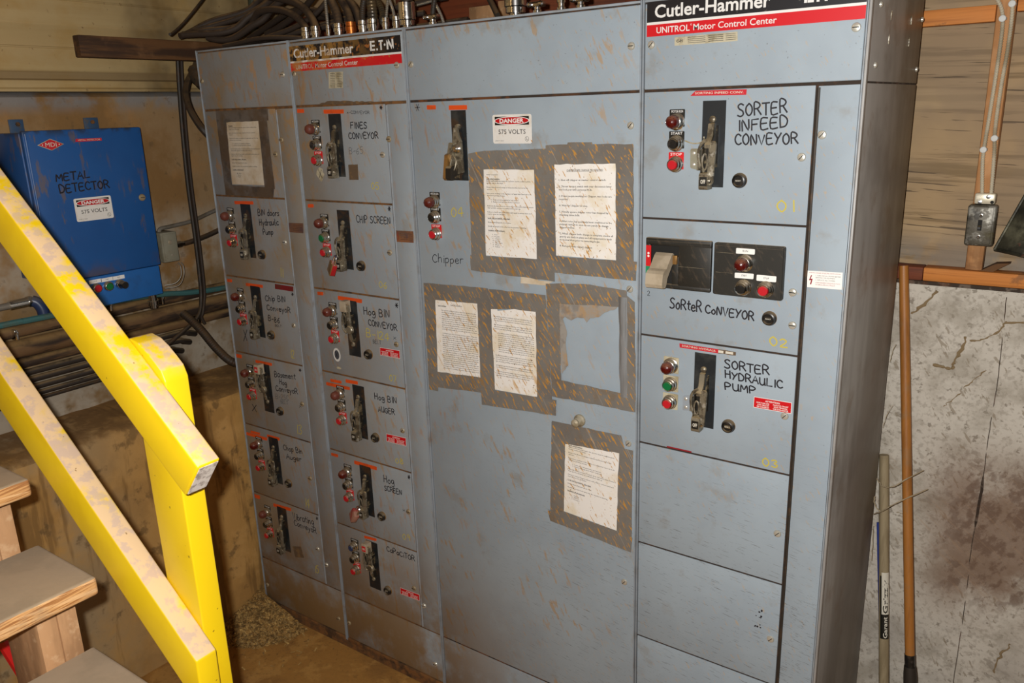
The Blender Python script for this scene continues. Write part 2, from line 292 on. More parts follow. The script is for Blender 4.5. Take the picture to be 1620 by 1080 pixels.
# ------------------------------------------------------------------ measured places, in metres: across and up on the cabinet front (or side wall), or full points
UNITS = {'12':{'orange':[[(-2.1599,1.7569),(-2.0507,1.7596),(-2.0508,1.7482),(-2.1581,1.7454)]],'txt':[('BIN doors',[(-2.033,1.7099),(-1.916,1.7141)],(-2.0311,1.7314),'k'),('Hydraulic',[(-2.0297,1.6734),(-1.9217,1.6804)],(-2.0295,1.6962),'k'),('Pump',[(-2.0165,1.6423),(-1.9574,1.6445)],(-2.015,1.6615),'k')],'num':('11',[(-1.9482,1.492),(-1.9286,1.4938)],(-1.9448,1.5245)),'rs':1},'13':{'orange':[[(-2.1507,1.4507),(-2.0513,1.4522),(-2.0524,1.4408),(-2.1518,1.4391)],[(-2.2645,1.4558),(-2.2349,1.4565),(-2.2362,1.4447),(-2.2647,1.4441)]],'txt':[('Chip BIN',[(-2.0467,1.3926),(-1.9313,1.3998)],(-2.0459,1.4141),'k'),('ConveyoR',[(-2.0437,1.3579),(-1.9094,1.3615)],(-2.0431,1.3782),'k'),('B-86',[(-2.0436,1.3173),(-1.9759,1.3135)],(-2.0413,1.3366),'k'),('BELT',[(-2.0074,1.2988),(-1.9701,1.3008)],(-2.007,1.3069),'s'),('X',[(-2.2108,1.2147),(-2.185,1.2197)],(-2.2027,1.2569),'k'),('*',[(-1.8951,1.4272),(-1.8837,1.4271)],(-1.893,1.4403),'k')],'num':('12',[(-1.9392,1.1865),(-1.9142,1.1889)],(-1.936,1.219)),'dark':[(-1.9805,1.4629),(-1.8791,1.4624),(-1.882,1.444),(-1.9827,1.4444)],'rs':1},'14':{'orange':[[(-2.1492,1.1468),(-2.0514,1.1484),(-2.0533,1.1369),(-2.1503,1.1352)],[(-2.2679,1.1533),(-2.2346,1.1539),(-2.2364,1.1392),(-2.2686,1.1387)]],'txt':[('Basement',[(-2.045,1.0952),(-1.9224,1.1046)],(-2.0442,1.118),'k'),('Hog',[(-2.0203,1.0711),(-1.9778,1.07)],(-2.0191,1.0904),'k'),('ConveyoR',[(-2.0464,1.0381),(-1.9186,1.0469)],(-2.0459,1.0596),'k'),('B-25C',[(-2.053,1.0054),(-1.9738,1.0128)],(-2.0516,1.0257),'g'),('BELT',[(-2.0265,0.9902),(-1.9819,0.9943)],(-2.0262,1.0046),'g'),('X',[(-2.212,0.9248),(-2.1811,0.9255)],(-2.2069,0.9518),'k'),('x',[(-1.9199,0.9933),(-1.9036,0.9964)],(-1.9173,1.01),'s'),('*',[(-1.8993,1.1401),(-1.8856,1.1409)],(-1.8976,1.1513),'k')],'num':('13',[(-1.9555,0.8789),(-1.9165,0.8843)],(-1.9518,0.9158)),'rs':1},'15':{'orange':[[(-2.2378,0.8342),(-2.1788,0.8366),(-2.1807,0.8262),(-2.2397,0.8237)],[(-2.2749,0.8213),(-2.1367,0.824),(-2.1377,0.8114),(-2.2762,0.8084)],[(-2.134,0.8395),(-2.0575,0.8411),(-2.0596,0.8284),(-2.135,0.8269)]],'txt':[('Chop Bin',[(-2.0422,0.7938),(-1.9303,0.8014)],(-2.0422,0.8151),'k'),('Auger',[(-2.0293,0.7598),(-1.9411,0.7666)],(-2.0295,0.7803),'k')],'num':('14',[(-1.9513,0.5719),(-1.9194,0.5748)],(-1.9481,0.6087)),'rs':1},'16':{'orange':[[(-2.1472,0.5339),(-2.0387,0.542),(-2.0398,0.528),(-2.1484,0.5196)],[(-2.2692,0.5443),(-2.2313,0.5455),(-2.2343,0.5288),(-2.2696,0.5282)]],'txt':[('Vibrating',[(-2.0342,0.4969),(-1.9072,0.5044)],(-2.0333,0.5246),'k'),('ConveyoR',[(-2.0292,0.469),(-1.8966,0.4695)],(-2.0289,0.4933),'k'),('*',[(-1.8921,0.5323),(-1.8809,0.533)],(-1.8901,0.5462),'k')],'num':('15',[(-1.9343,0.2842),(-1.9076,0.2879)],(-1.9319,0.3165)),'brown':[(-2.0561,0.3649),(-2.0033,0.3795),(-1.9906,0.3326),(-2.0454,0.3196)],'rs':0},'21':{'orange':[[(-1.6375,2.0667),(-1.5454,2.0648),(-1.5461,2.0525),(-1.6375,2.0541)],[(-1.7638,2.0717),(-1.7313,2.0708),(-1.7322,2.0587),(-1.7648,2.0594)]],'txt':[('x-CONVEYOR',[(-1.532,2.0522),(-1.433,2.0482)],(-1.5318,2.0605),'s'),('FINES',[(-1.5219,2.0066),(-1.448,2.0056)],(-1.522,2.0257),'k'),('CONVEYOR',[(-1.5333,1.9739),(-1.4037,1.9753)],(-1.5336,1.9921),'k'),('B-65',[(-1.5373,1.9271),(-1.4728,1.9284)],(-1.5365,1.9477),'g'),('*',[(-1.3893,2.0613),(-1.3786,2.0599)],(-1.3882,2.072),'k')],'num':('05',[(-1.4506,1.8203),(-1.4153,1.8189)],(-1.45,1.841)),'brown':[(-1.5455,1.8941),(-1.5028,1.8958),(-1.5043,1.8473),(-1.5463,1.8464)],'blotch':[(-1.6816,1.8622)],'rs':0},'22':{'orange':[[(-1.7572,1.7611),(-1.7294,1.7621),(-1.7301,1.7504),(-1.7581,1.7492)]],'txt':[('CHIP SCREEN',[(-1.5295,1.7101),(-1.3773,1.7133)],(-1.5295,1.7317),'k'),('*',[(-1.3861,1.7533),(-1.3734,1.7527)],(-1.3846,1.7684),'k')],'num':('06',[(-1.45,1.5008),(-1.4121,1.4997)],(-1.4494,1.523)),'rs':1},'23':{'orange':[[(-1.6499,1.453),(-1.5344,1.453),(-1.536,1.4395),(-1.6508,1.4393)],[(-1.7523,1.4575),(-1.723,1.4585),(-1.7247,1.4465),(-1.7531,1.4455)]],'txt':[('Hog BIN',[(-1.5316,1.4018),(-1.411,1.403)],(-1.5314,1.4267),'k'),('CONVEYOR',[(-1.513,1.3657),(-1.3819,1.3629)],(-1.5135,1.3855),'k'),('B-124',[(-1.5282,1.3231),(-1.4206,1.3224)],(-1.5269,1.3504),'y'),('x',[(-1.403,1.3325),(-1.3881,1.332)],(-1.4016,1.3465),'s'),('BELT',[(-1.4989,1.3051),(-1.461,1.3065)],(-1.4983,1.3181),'s'),('*',[(-1.3851,1.442),(-1.3713,1.4411)],(-1.3835,1.4581),'k')],'num':('07',[(-1.4344,1.1822),(-1.4004,1.1841)],(-1.434,1.2032)),'att':[(-1.4681,1.2952),(-1.3774,1.2969),(-1.3784,1.2681),(-1.4692,1.2679)],'oval':[(-1.6833,1.2366)],'rs':1},'24':{'orange':[[(-1.7292,1.1398),(-1.6721,1.1412),(-1.6734,1.1306),(-1.7296,1.1293)],[(-1.7525,1.124),(-1.6321,1.1253),(-1.6326,1.1135),(-1.7532,1.1119)],[(-1.6493,1.1519),(-1.5894,1.1539),(-1.5899,1.1416),(-1.6499,1.1394)]],'txt':[('Hog BIN',[(-1.5127,1.1032),(-1.408,1.1039)],(-1.513,1.1247),'k'),('AUGER',[(-1.4996,1.0596),(-1.4214,1.0614)],(-1.5003,1.0784),'k')],'num':('08',[(-1.4358,0.8822),(-1.3967,0.8845)],(-1.4357,0.9016)),'att':[(-1.4696,0.9837),(-1.3773,0.9872),(-1.3784,0.9565),(-1.4708,0.9546)],'rs':1},'25':{'orange':[[(-1.643,0.8423),(-1.5298,0.844),(-1.5313,0.8301),(-1.6438,0.8283)],[(-1.7638,0.8451),(-1.7273,0.8461),(-1.7287,0.8347),(-1.7643,0.8339)]],'txt':[('Hog',[(-1.5007,0.7933),(-1.4498,0.7948)],(-1.5008,0.819),'k'),('SCREEN',[(-1.5005,0.7604),(-1.4159,0.764)],(-1.5004,0.7791),'k'),('*',[(-1.3836,0.834),(-1.3708,0.8345)],(-1.3822,0.8497),'k'),('x',[(-1.419,0.701),(-1.4048,0.7028)],(-1.4178,0.7135),'s')],'num':('09',[(-1.4292,0.5891),(-1.3891,0.5932)],(-1.4289,0.612)),'rs':1},'26':{'orange':[[(-1.6261,0.5434),(-1.5627,0.5495),(-1.5639,0.5386),(-1.6263,0.5326)]],'txt':[('CaPaCiTOR',[(-1.5142,0.5146),(-1.3766,0.515)],(-1.5141,0.5342),'k')],'att':[(-1.46,0.3809),(-1.3655,0.3842),(-1.3669,0.3572),(-1.4617,0.3534)],'rs':1},'41':{'orange':[],'txt':[('SORTER',[(-0.267,2.0148),(-0.1544,2.0214)],(-0.2689,2.0416),'K'),('INFEED',[(-0.2646,1.9837),(-0.1501,1.9902)],(-0.2663,2.0074),'K'),('CONVEYOR',[(-0.2698,1.9525),(-0.1264,1.9551)],(-0.2715,1.9751),'K')],'num':('01',[(-0.1649,1.8044),(-0.1254,1.8055)],(-0.167,1.8285)),'red':[(-0.3828,2.0646),(-0.3699,2.0758),(-0.248,2.0744),(-0.2487,2.0626)],'plates':[(-0.4325,2.0326),(-0.3924,2.0332),(-0.4306,1.9825),(-0.392,1.9827),(-0.4323,1.931),(-0.3912,1.9318)],'bracket':[(-0.3783,1.9443),(-0.3508,1.9449),(-0.3497,1.8922),(-0.3776,1.8993)],'wscrew':[(-0.0766,1.9733)],'rs':1},'43':{'orange':[],'txt':[('SORTER',[(-0.2724,1.4135),(-0.1596,1.4127)],(-0.2741,1.4349),'K'),('HYDRAULIC',[(-0.2696,1.3901),(-0.1251,1.3823)],(-0.2709,1.4035),'K'),('PUMP',[(-0.269,1.3576),(-0.1889,1.3615)],(-0.2706,1.3781),'K')],'num':('03',[(-0.1638,1.1754),(-0.1231,1.1791)],(-0.166,1.1954)),'red':[(-0.3933,1.4598),(-0.2896,1.4591),(-0.2899,1.4485),(-0.3922,1.4491)],'redtail':[(-0.2896,1.4591),(-0.2446,1.4581),(-0.2449,1.4494),(-0.2899,1.4485)],'att':[(-0.1943,1.3522),(-0.1022,1.3533),(-0.1021,1.325),(-0.1946,1.3239)],'bracket':[(-0.3801,1.3206),(-0.3501,1.328),(-0.3487,1.2852),(-0.3789,1.2809)],'redgap':[(-0.4205,1.1607),(-0.3526,1.1624)],'rs':1},'42':{'L':[(-0.226,1.6848),(-0.2265,1.6255),(-0.1726,1.6257)],'slot':[(-0.4779,1.7277),(-0.3128,1.7269),(-0.3151,1.601),(-0.4876,1.6031)],'reset':(-0.1685,1.5523),'orange':[],'txt':[('SoRteR',[(-0.4226,1.5484),(-0.3369,1.5488)],(-0.4225,1.5748),'K'),('CoNVEYOR',[(-0.3277,1.5481),(-0.2042,1.5428)],(-0.3277,1.5678),'K'),('2',[(-0.4859,1.5755),(-0.4772,1.5749)],(-0.4862,1.5881),'s')],'num':('02',[(-0.1639,1.4889),(-0.1192,1.487)],(-0.1657,1.5095)),'screw':(-0.1155,1.6991),'bez':[(-0.3057,1.7264),(-0.1377,1.7243),(-0.1382,1.5996),(-0.3096,1.5998)],'plates':[(-0.2514,1.7172),(-0.2065,1.7169),(-0.2065,1.7043),(-0.2515,1.7037),(-0.2521,1.6579),(-0.2061,1.6589),(-0.2068,1.646),(-0.2522,1.6453),(-0.1993,1.6575),(-0.1531,1.6576),(-0.1532,1.6436),(-0.1993,1.6433)],'scr2':[(-0.1168,1.5431)],'warn':[(-0.0878,1.6747),(-0.011,1.6766),(-0.0101,1.6379),(-0.0858,1.6368)]}}
CHIPPER = {'slot':[(-1.1098,2.0509),(-1.0542,2.0505),(-1.056,1.8547),(-1.113,1.8525)],'orange':[[(-1.1986,2.0675),(-1.1651,2.0665),(-1.1653,2.0548),(-1.1988,2.0552)],[(-1.116,2.0646),(-1.0503,2.0636),(-1.0504,2.0513),(-1.1162,2.0521)]],'L':[(-1.1905,1.7886),(-1.1903,1.745),(-1.1901,1.691)],'txt':[('Chipper',[(-1.2122,1.6014),(-1.092,1.6126)],(-1.2117,1.6265))],'num':('04',[(-1.1285,1.7485),(-1.0803,1.7517)],(-1.1281,1.7744)),'star':[(-1.2358,2.0621)],'danger':[(-0.9607,2.0345),(-0.8324,2.0352),(-0.8334,1.9597),(-0.963,1.9578)],'scr':[(-0.5376,2.0),(-0.5357,1.5872),(-0.5357,1.1527),(-0.5447,0.7163)],'knob':(-0.6902,1.19),'beige':[(-0.8814,1.5913),(-0.8247,1.5943),(-0.8231,1.5828),(-0.7734,1.5851),(-0.7984,1.5719),(-0.8831,1.5699)]}
NOTICES = {'n1':{'paper':[(-2.1524,2.0377),(-1.9687,2.0374),(-1.9696,1.819),(-2.1592,1.8175)],'tape':[[(-2.203,2.0759),(-1.913,2.0773),(-1.9161,2.0381),(-2.2052,2.0362)],[(-2.2043,2.0405),(-2.1487,2.0407),(-2.163,1.7779),(-2.2047,1.7785)],[(-1.9687,2.0479),(-1.9235,2.0487),(-1.9203,1.8069),(-1.9739,1.8054)],[(-2.1991,1.8158),(-1.9232,1.8117),(-1.9331,1.7761),(-2.2047,1.7785)]]},'n2':{'paper':[(-1.0037,1.8884),(-0.8251,1.889),(-0.8234,1.6435),(-1.0044,1.6411)],'tape':[[(-1.053,1.9306),(-0.9947,1.9385),(-0.7853,1.9446),(-0.7853,1.9069),(-0.8228,1.8887),(-1.028,1.8861)],[(-1.053,1.9298),(-1.0001,1.93),(-1.003,1.6379),(-1.0569,1.6338)],[(-0.8268,1.9121),(-0.7852,1.9124),(-0.769,1.6458),(-0.8248,1.6414)],[(-1.0603,1.6386),(-0.769,1.647),(-0.7665,1.5857),(-1.0607,1.5934)]]},'n3':{'paper':[(-0.7604,1.9046),(-0.5758,1.9096),(-0.5741,1.661),(-0.7596,1.6601)],'tape':[[(-0.786,1.9534),(-0.7195,1.9554),(-0.7173,1.9604),(-0.6458,1.9608),(-0.6437,1.9558),(-0.5286,1.9562),(-0.5273,1.9094),(-0.7854,1.9032)],[(-0.7861,1.9508),(-0.7596,1.949),(-0.7595,1.6152),(-0.7974,1.6139)],[(-0.5769,1.9539),(-0.527,1.9538),(-0.5227,1.654),(-0.5732,1.6518)],[(-0.7711,1.6581),(-0.5132,1.6621),(-0.5157,1.6122),(-0.7697,1.6123)]]},'n4':{'paper':[(-1.2107,1.4919),(-1.0423,1.4939),(-1.0396,1.2572),(-1.2169,1.2497)],'tape':[[(-1.253,1.5356),(-1.1381,1.5404),(-1.0015,1.5426),(-1.0014,1.512),(-1.0408,1.4923),(-1.2529,1.4852)],[(-1.2531,1.5347),(-1.207,1.5347),(-1.2188,1.1837),(-1.257,1.1832)],[(-1.0427,1.5055),(-1.0161,1.5104),(-1.0201,1.2136),(-1.0429,1.2141)],[(-1.2399,1.2497),(-1.0368,1.2599),(-1.0393,1.2111),(-1.2428,1.1967)]]},'n5':{'paper':[(-0.9936,1.4915),(-0.9703,1.4924),(-0.9657,1.4798),(-0.9046,1.4923),(-0.8302,1.4925),(-0.8307,1.2353),(-0.9887,1.2314)],'tape':[[(-1.0381,1.5133),(-0.9937,1.5425),(-0.7966,1.5451),(-0.7955,1.4933),(-0.9046,1.4923),(-0.9914,1.4824)],[(-1.0398,1.5101),(-0.9902,1.509),(-0.9864,1.2242),(-1.0388,1.2194)],[(-0.8303,1.5262),(-0.7947,1.528),(-0.7804,1.2372),(-0.8324,1.2276)],[(-1.04,1.2284),(-0.765,1.2387),(-0.7677,1.1905),(-1.0384,1.1734)]]},'n6':{'rem':[(-0.7504,1.5368),(-0.5663,1.5393),(-0.5747,1.5299),(-0.6064,1.5174),(-0.6258,1.5022),(-0.652,1.4963),(-0.6631,1.4823),(-0.6719,1.4939),(-0.6919,1.4935),(-0.7124,1.4822),(-0.7328,1.4906),(-0.7397,1.4837),(-0.7265,1.4489),(-0.7315,1.4156),(-0.7232,1.3508),(-0.7446,1.3223),(-0.7508,1.3715)],'tape':[[(-0.7936,1.5784),(-0.6734,1.589),(-0.5418,1.5836),(-0.5406,1.5422),(-0.5663,1.5374),(-0.7483,1.5262),(-0.7921,1.5383)],[(-0.7936,1.5744),(-0.7504,1.5348),(-0.7473,1.2986),(-0.7801,1.248)],[(-0.5672,1.5373),(-0.554,1.5635),(-0.5375,1.5633),(-0.5349,1.2925),(-0.5596,1.288)],[(-0.7792,1.2953),(-0.7472,1.3029),(-0.5562,1.2984),(-0.5117,1.2927),(-0.5124,1.2514),(-0.7792,1.249)],[(-0.5397,1.5706),(-0.5171,1.5561),(-0.5116,1.2867),(-0.537,1.2921)]]},'n7':{'paper':[(-0.7405,1.1208),(-0.5624,1.1194),(-0.5699,0.8742),(-0.7499,0.8876)],'tape':[[(-0.7856,1.1694),(-0.5575,1.1718),(-0.553,1.1544),(-0.5432,1.1196),(-0.5615,1.1175),(-0.7845,1.1037)],[(-0.7861,1.1663),(-0.7392,1.1496),(-0.749,0.8809),(-0.7968,0.8675)],[(-0.5638,1.136),(-0.5204,1.1352),(-0.523,0.86),(-0.5708,0.8636)],[(-0.8053,0.8746),(-0.7499,0.8876),(-0.569,0.8754),(-0.5196,0.8677),(-0.5235,0.8203),(-0.7968,0.8429)]]}}
HEADER = {'p2':[(-1.7713,2.2656),(-1.2846,2.2639),(-1.2839,2.218),(-1.7722,2.2215)],'r2':[(-1.7715,2.2161),(-1.283,2.2137),(-1.2841,2.1878),(-1.774,2.1906)],'t2':[(-1.7523,2.2309),(-1.4738,2.2255),(-1.7481,2.2583)],'e2':[(-1.4084,2.229),(-1.3114,2.2284),(-1.4074,2.2567)],'u2':[(-1.7463,2.196),(-1.4633,2.1947),(-1.7459,2.2089)],'lab2':[(-1.5976,2.1788),(-1.5323,2.1774),(-1.5383,2.1294),(-1.602,2.1301)],'s1':[(-2.2791,2.182),(-1.8157,2.1825)],'s2':[(-1.7638,2.1823),(-1.3044,2.1837)],'s3':[(-1.2488,2.1828),(-0.5366,2.1851)],'r4':[(-0.4955,2.2284),(-0.0047,2.2291),(-0.0049,2.2028),(-0.495,2.2022)],'w4':[(-0.4956,2.2346),(-0.0052,2.235)],'t4':[(-0.4715,2.2439),(-0.2003,2.242),(-0.4729,2.272)],'u4':[(-0.4716,2.2085),(-0.1923,2.2082),(-0.4719,2.2213)],'lab4':[(-0.4249,2.1965),(-0.2742,2.1979),(-0.2733,2.1782),(-0.4245,2.1782)],'s4':[(-0.4837,2.1843),(-0.0232,2.1869)],'e4':[(-0.1316,2.2434),(-0.0481,2.243)]}
MISC = {'blank':[(-0.1178,1.0007),(-0.1181,0.6927)],'w1':[(-1.8654,1.9737),(-1.9039,1.9257),(-1.8626,0.3452)],'w2':[(-1.365,1.9728),(-1.3528,0.3456)],'lab1':[(-1.8681,1.6918),(-1.7917,1.6939),(-1.7951,1.6591),(-1.8715,1.659)],'lab2':[(-1.3562,1.6941),(-1.2832,1.6954),(-1.2848,1.6592),(-1.3565,1.658)],'kick':[(-1.8173,0.1156),(-1.7746,0.1114)],'dirt2':[(-1.6519,2.0845),(-1.6034,2.0926),(-1.4109,2.0842),(-1.4114,2.0796),(-1.6524,2.0811)]}
BLUEBOX = {'door':[(-0.5893,2.0282),(-0.1818,2.0304),(-0.1874,1.5335),(-0.4755,1.5294)],'logo':[(-0.5468,1.986),(-0.504,2.0023),(-0.4619,1.985),(-0.5096,1.9644)],'lab':[(-0.4195,1.9993),(-0.3304,1.9974),(-0.3319,1.9888),(-0.419,1.9908)],'t1':[(-0.5096,1.8652),(-0.3903,1.8672),(-0.5088,1.8879)],'t2':[(-0.5038,1.8254),(-0.329,1.8279),(-0.5045,1.8504)],'sign':[(-0.4609,1.8046),(-0.3307,1.8011),(-0.334,1.7227),(-0.4647,1.7264)],'scr':[(-0.2168,1.7835),(-0.2343,1.6079)],'tabs':[(-0.5375,2.0671),(-0.4836,2.0723),(-0.4886,2.0449),(-0.5209,2.044),(-0.2806,2.066),(-0.2274,2.0676),(-0.2323,2.0396),(-0.2826,2.0384)],'btn':[(-0.4351,1.4896),(-0.3909,1.4886),(-0.3457,1.4869)],'bl':[(-0.4535,1.5182),(-0.4218,1.5173),(-0.4182,1.5184),(-0.3705,1.5164),(-0.3668,1.5175),(-0.319,1.5185)],'low':[(-0.1888,1.5227),(-0.1878,1.4293),(-0.4047,1.4284)]}
CABLES = [('b',0.012,[(-2.39,0.02,2.334),(-2.386,0.06,2.351),(-2.357,0.1,2.389),(-2.332,0.14,2.405),(-2.268,0.18,2.418),(-2.225,0.22,2.428),(-2.215,0.26,2.457),(-2.222,0.3,2.488)]),('b',0.01,[(-2.363,0.03,2.344),(-2.376,0.068,2.364),(-2.33,0.107,2.376),(-2.264,0.145,2.393),(-2.2,0.183,2.406),(-2.141,0.222,2.447),(-2.153,0.26,2.471)]),('b',0.012,[(-2.34,0.0,2.332),(-2.267,0.031,2.343),(-2.2,0.063,2.338),(-2.167,0.094,2.345),(-2.131,0.126,2.37),(-2.09,0.157,2.418),(-2.09,0.189,2.444),(-2.09,0.22,2.464)]),('b',0.012,[(-2.273,0.05,2.336),(-2.242,0.064,2.323),(-2.206,0.077,2.315),(-2.167,0.091,2.324),(-2.126,0.105,2.347),(-2.065,0.119,2.386),(-2.036,0.133,2.405),(-1.987,0.146,2.431),(-1.951,0.16,2.443)]),('b',0.01,[(-2.344,0.04,2.351),(-2.337,0.083,2.369),(-2.282,0.127,2.369),(-2.227,0.17,2.367),(-2.203,0.213,2.399),(-2.183,0.257,2.445),(-2.188,0.3,2.471)]),('b',0.012,[(-2.202,0.14,2.346),(-2.104,0.129,2.382),(-2.03,0.117,2.405),(-1.934,0.106,2.409),(-1.856,0.094,2.385),(-1.797,0.083,2.354),(-1.763,0.071,2.328),(-1.75,0.06,2.305)]),('b',0.013,[(-1.998,0.12,2.451),(-1.884,0.11,2.428),(-1.823,0.1,2.414),(-1.771,0.09,2.383),(-1.735,0.08,2.348),(-1.715,0.07,2.324),(-1.705,0.06,2.305)]),('b',0.011,[(-2.41,0.34,2.353),(-2.31,0.333,2.376),(-2.205,0.327,2.411),(-2.093,0.32,2.443),(-2.01,0.313,2.424),(-1.94,0.307,2.411),(-1.903,0.3,2.39)]),('b',0.011,[(-2.273,0.4,2.361),(-2.19,0.396,2.396),(-2.101,0.392,2.417),(-2.021,0.388,2.399),(-1.908,0.384,2.396),(-1.82,0.38,2.402)]),('b',0.011,[(-2.247,0.2,2.434),(-2.149,0.2,2.453),(-2.068,0.2,2.465)]),('t',0.0055,[(-1.657,0.07,2.41),(-1.656,0.067,2.383),(-1.656,0.065,2.356),(-1.651,0.062,2.331),(-1.649,0.06,2.309)]),('c',0.014,[(-1.669,0.09,2.416),(-1.641,0.083,2.392),(-1.62,0.075,2.365),(-1.605,0.067,2.34),(-1.598,0.06,2.315)]),('c',0.012,[(-1.639,0.1,2.411),(-1.603,0.09,2.389),(-1.573,0.08,2.362),(-1.553,0.07,2.335),(-1.545,0.06,2.31)]),('b',0.012,[(-1.638,0.13,2.414),(-1.6,0.123,2.394),(-1.572,0.115,2.37),(-1.556,0.107,2.344),(-1.548,0.1,2.322)]),('d',0.01,[(-1.497,0.08,2.396),(-1.501,0.075,2.375),(-1.504,0.07,2.352),(-1.498,0.065,2.331),(-1.493,0.06,2.315)]),('f',0.016,[(-1.46,0.07,2.391),(-1.454,0.067,2.37),(-1.45,0.063,2.35),(-1.449,0.06,2.323)]),('f',0.01,[(-1.474,0.1,2.392),(-1.451,0.093,2.375),(-1.433,0.085,2.355),(-1.42,0.078,2.333),(-1.41,0.07,2.315)]),('t',0.005,[(-1.39,0.07,2.384),(-1.393,0.067,2.359),(-1.395,0.063,2.336),(-1.394,0.06,2.31)]),('t',0.005,[(-1.407,0.09,2.388),(-1.389,0.083,2.36),(-1.372,0.077,2.335),(-1.361,0.07,2.314)]),('p',0.018,[(-1.297,0.05,2.376),(-1.298,0.05,2.365),(-1.299,0.05,2.343)]),('d',0.008,[(-1.196,0.06,2.366),(-1.202,0.06,2.351),(-1.207,0.06,2.336),(-1.209,0.06,2.317)]),('t',0.005,[(-1.234,0.1,2.357),(-1.215,0.093,2.336),(-1.199,0.087,2.318),(-1.186,0.08,2.304)]),('t',0.005,[(-1.549,0.34,2.391),(-1.506,0.34,2.395),(-1.465,0.34,2.398),(-1.414,0.34,2.404)]),('k',0.008,[(-1.037,0.1,2.354),(-1.022,0.09,2.339),(-1.003,0.08,2.319),(-0.985,0.07,2.3)]),('p',0.022,[(-0.909,0.05,2.346),(-0.909,0.05,2.334),(-0.91,0.05,2.322)]),('k',0.005,[(-2.373,0.2,2.499),(-2.318,0.14,2.471),(-2.324,0.08,2.407),(-2.326,0.02,2.353),(-2.283,-0.04,2.317)])]
CONNECTORS = [-1.754,-1.707,-1.648,-1.599,-1.546,-1.493,-1.45,-1.397,-1.353]
BIG_FITTINGS = [(-1.3,0.05,2.327),(-0.91,0.05,2.311)]
CLAMPS = [(-1.202,0.05,2.311),(-0.84,0.05,2.309),(-0.766,0.05,2.306),(-0.708,0.05,2.304)]
POLE = [(-2.5,0.453,2.529),(-2.5,0.448,2.513),(-2.5,0.434,2.473)]
BLOCKS = [(-1.628,0.62,2.4),(-1.486,0.62,2.395),(-1.501,0.62,2.404),(-1.397,0.62,2.405),(-1.503,0.62,2.373),(-1.371,0.62,2.404),(-1.341,0.62,2.403)]

# ------------------------------------------------------------------ mesh building
FRONT = (Vector((1, 0, 0)), Vector((0, 0, 1)), Vector((0, -1, 0)))     # across, up, out of the cabinet front
LEFT = (Vector((0, 1, 0)), Vector((0, 0, 1)), Vector((1, 0, 0)))       # the same for the side wall and the cabinet end
WLD = (Vector((1, 0, 0)), Vector((0, 1, 0)), Vector((0, 0, 1)))
WLOC = {}
SMOOTH = math.radians(38)

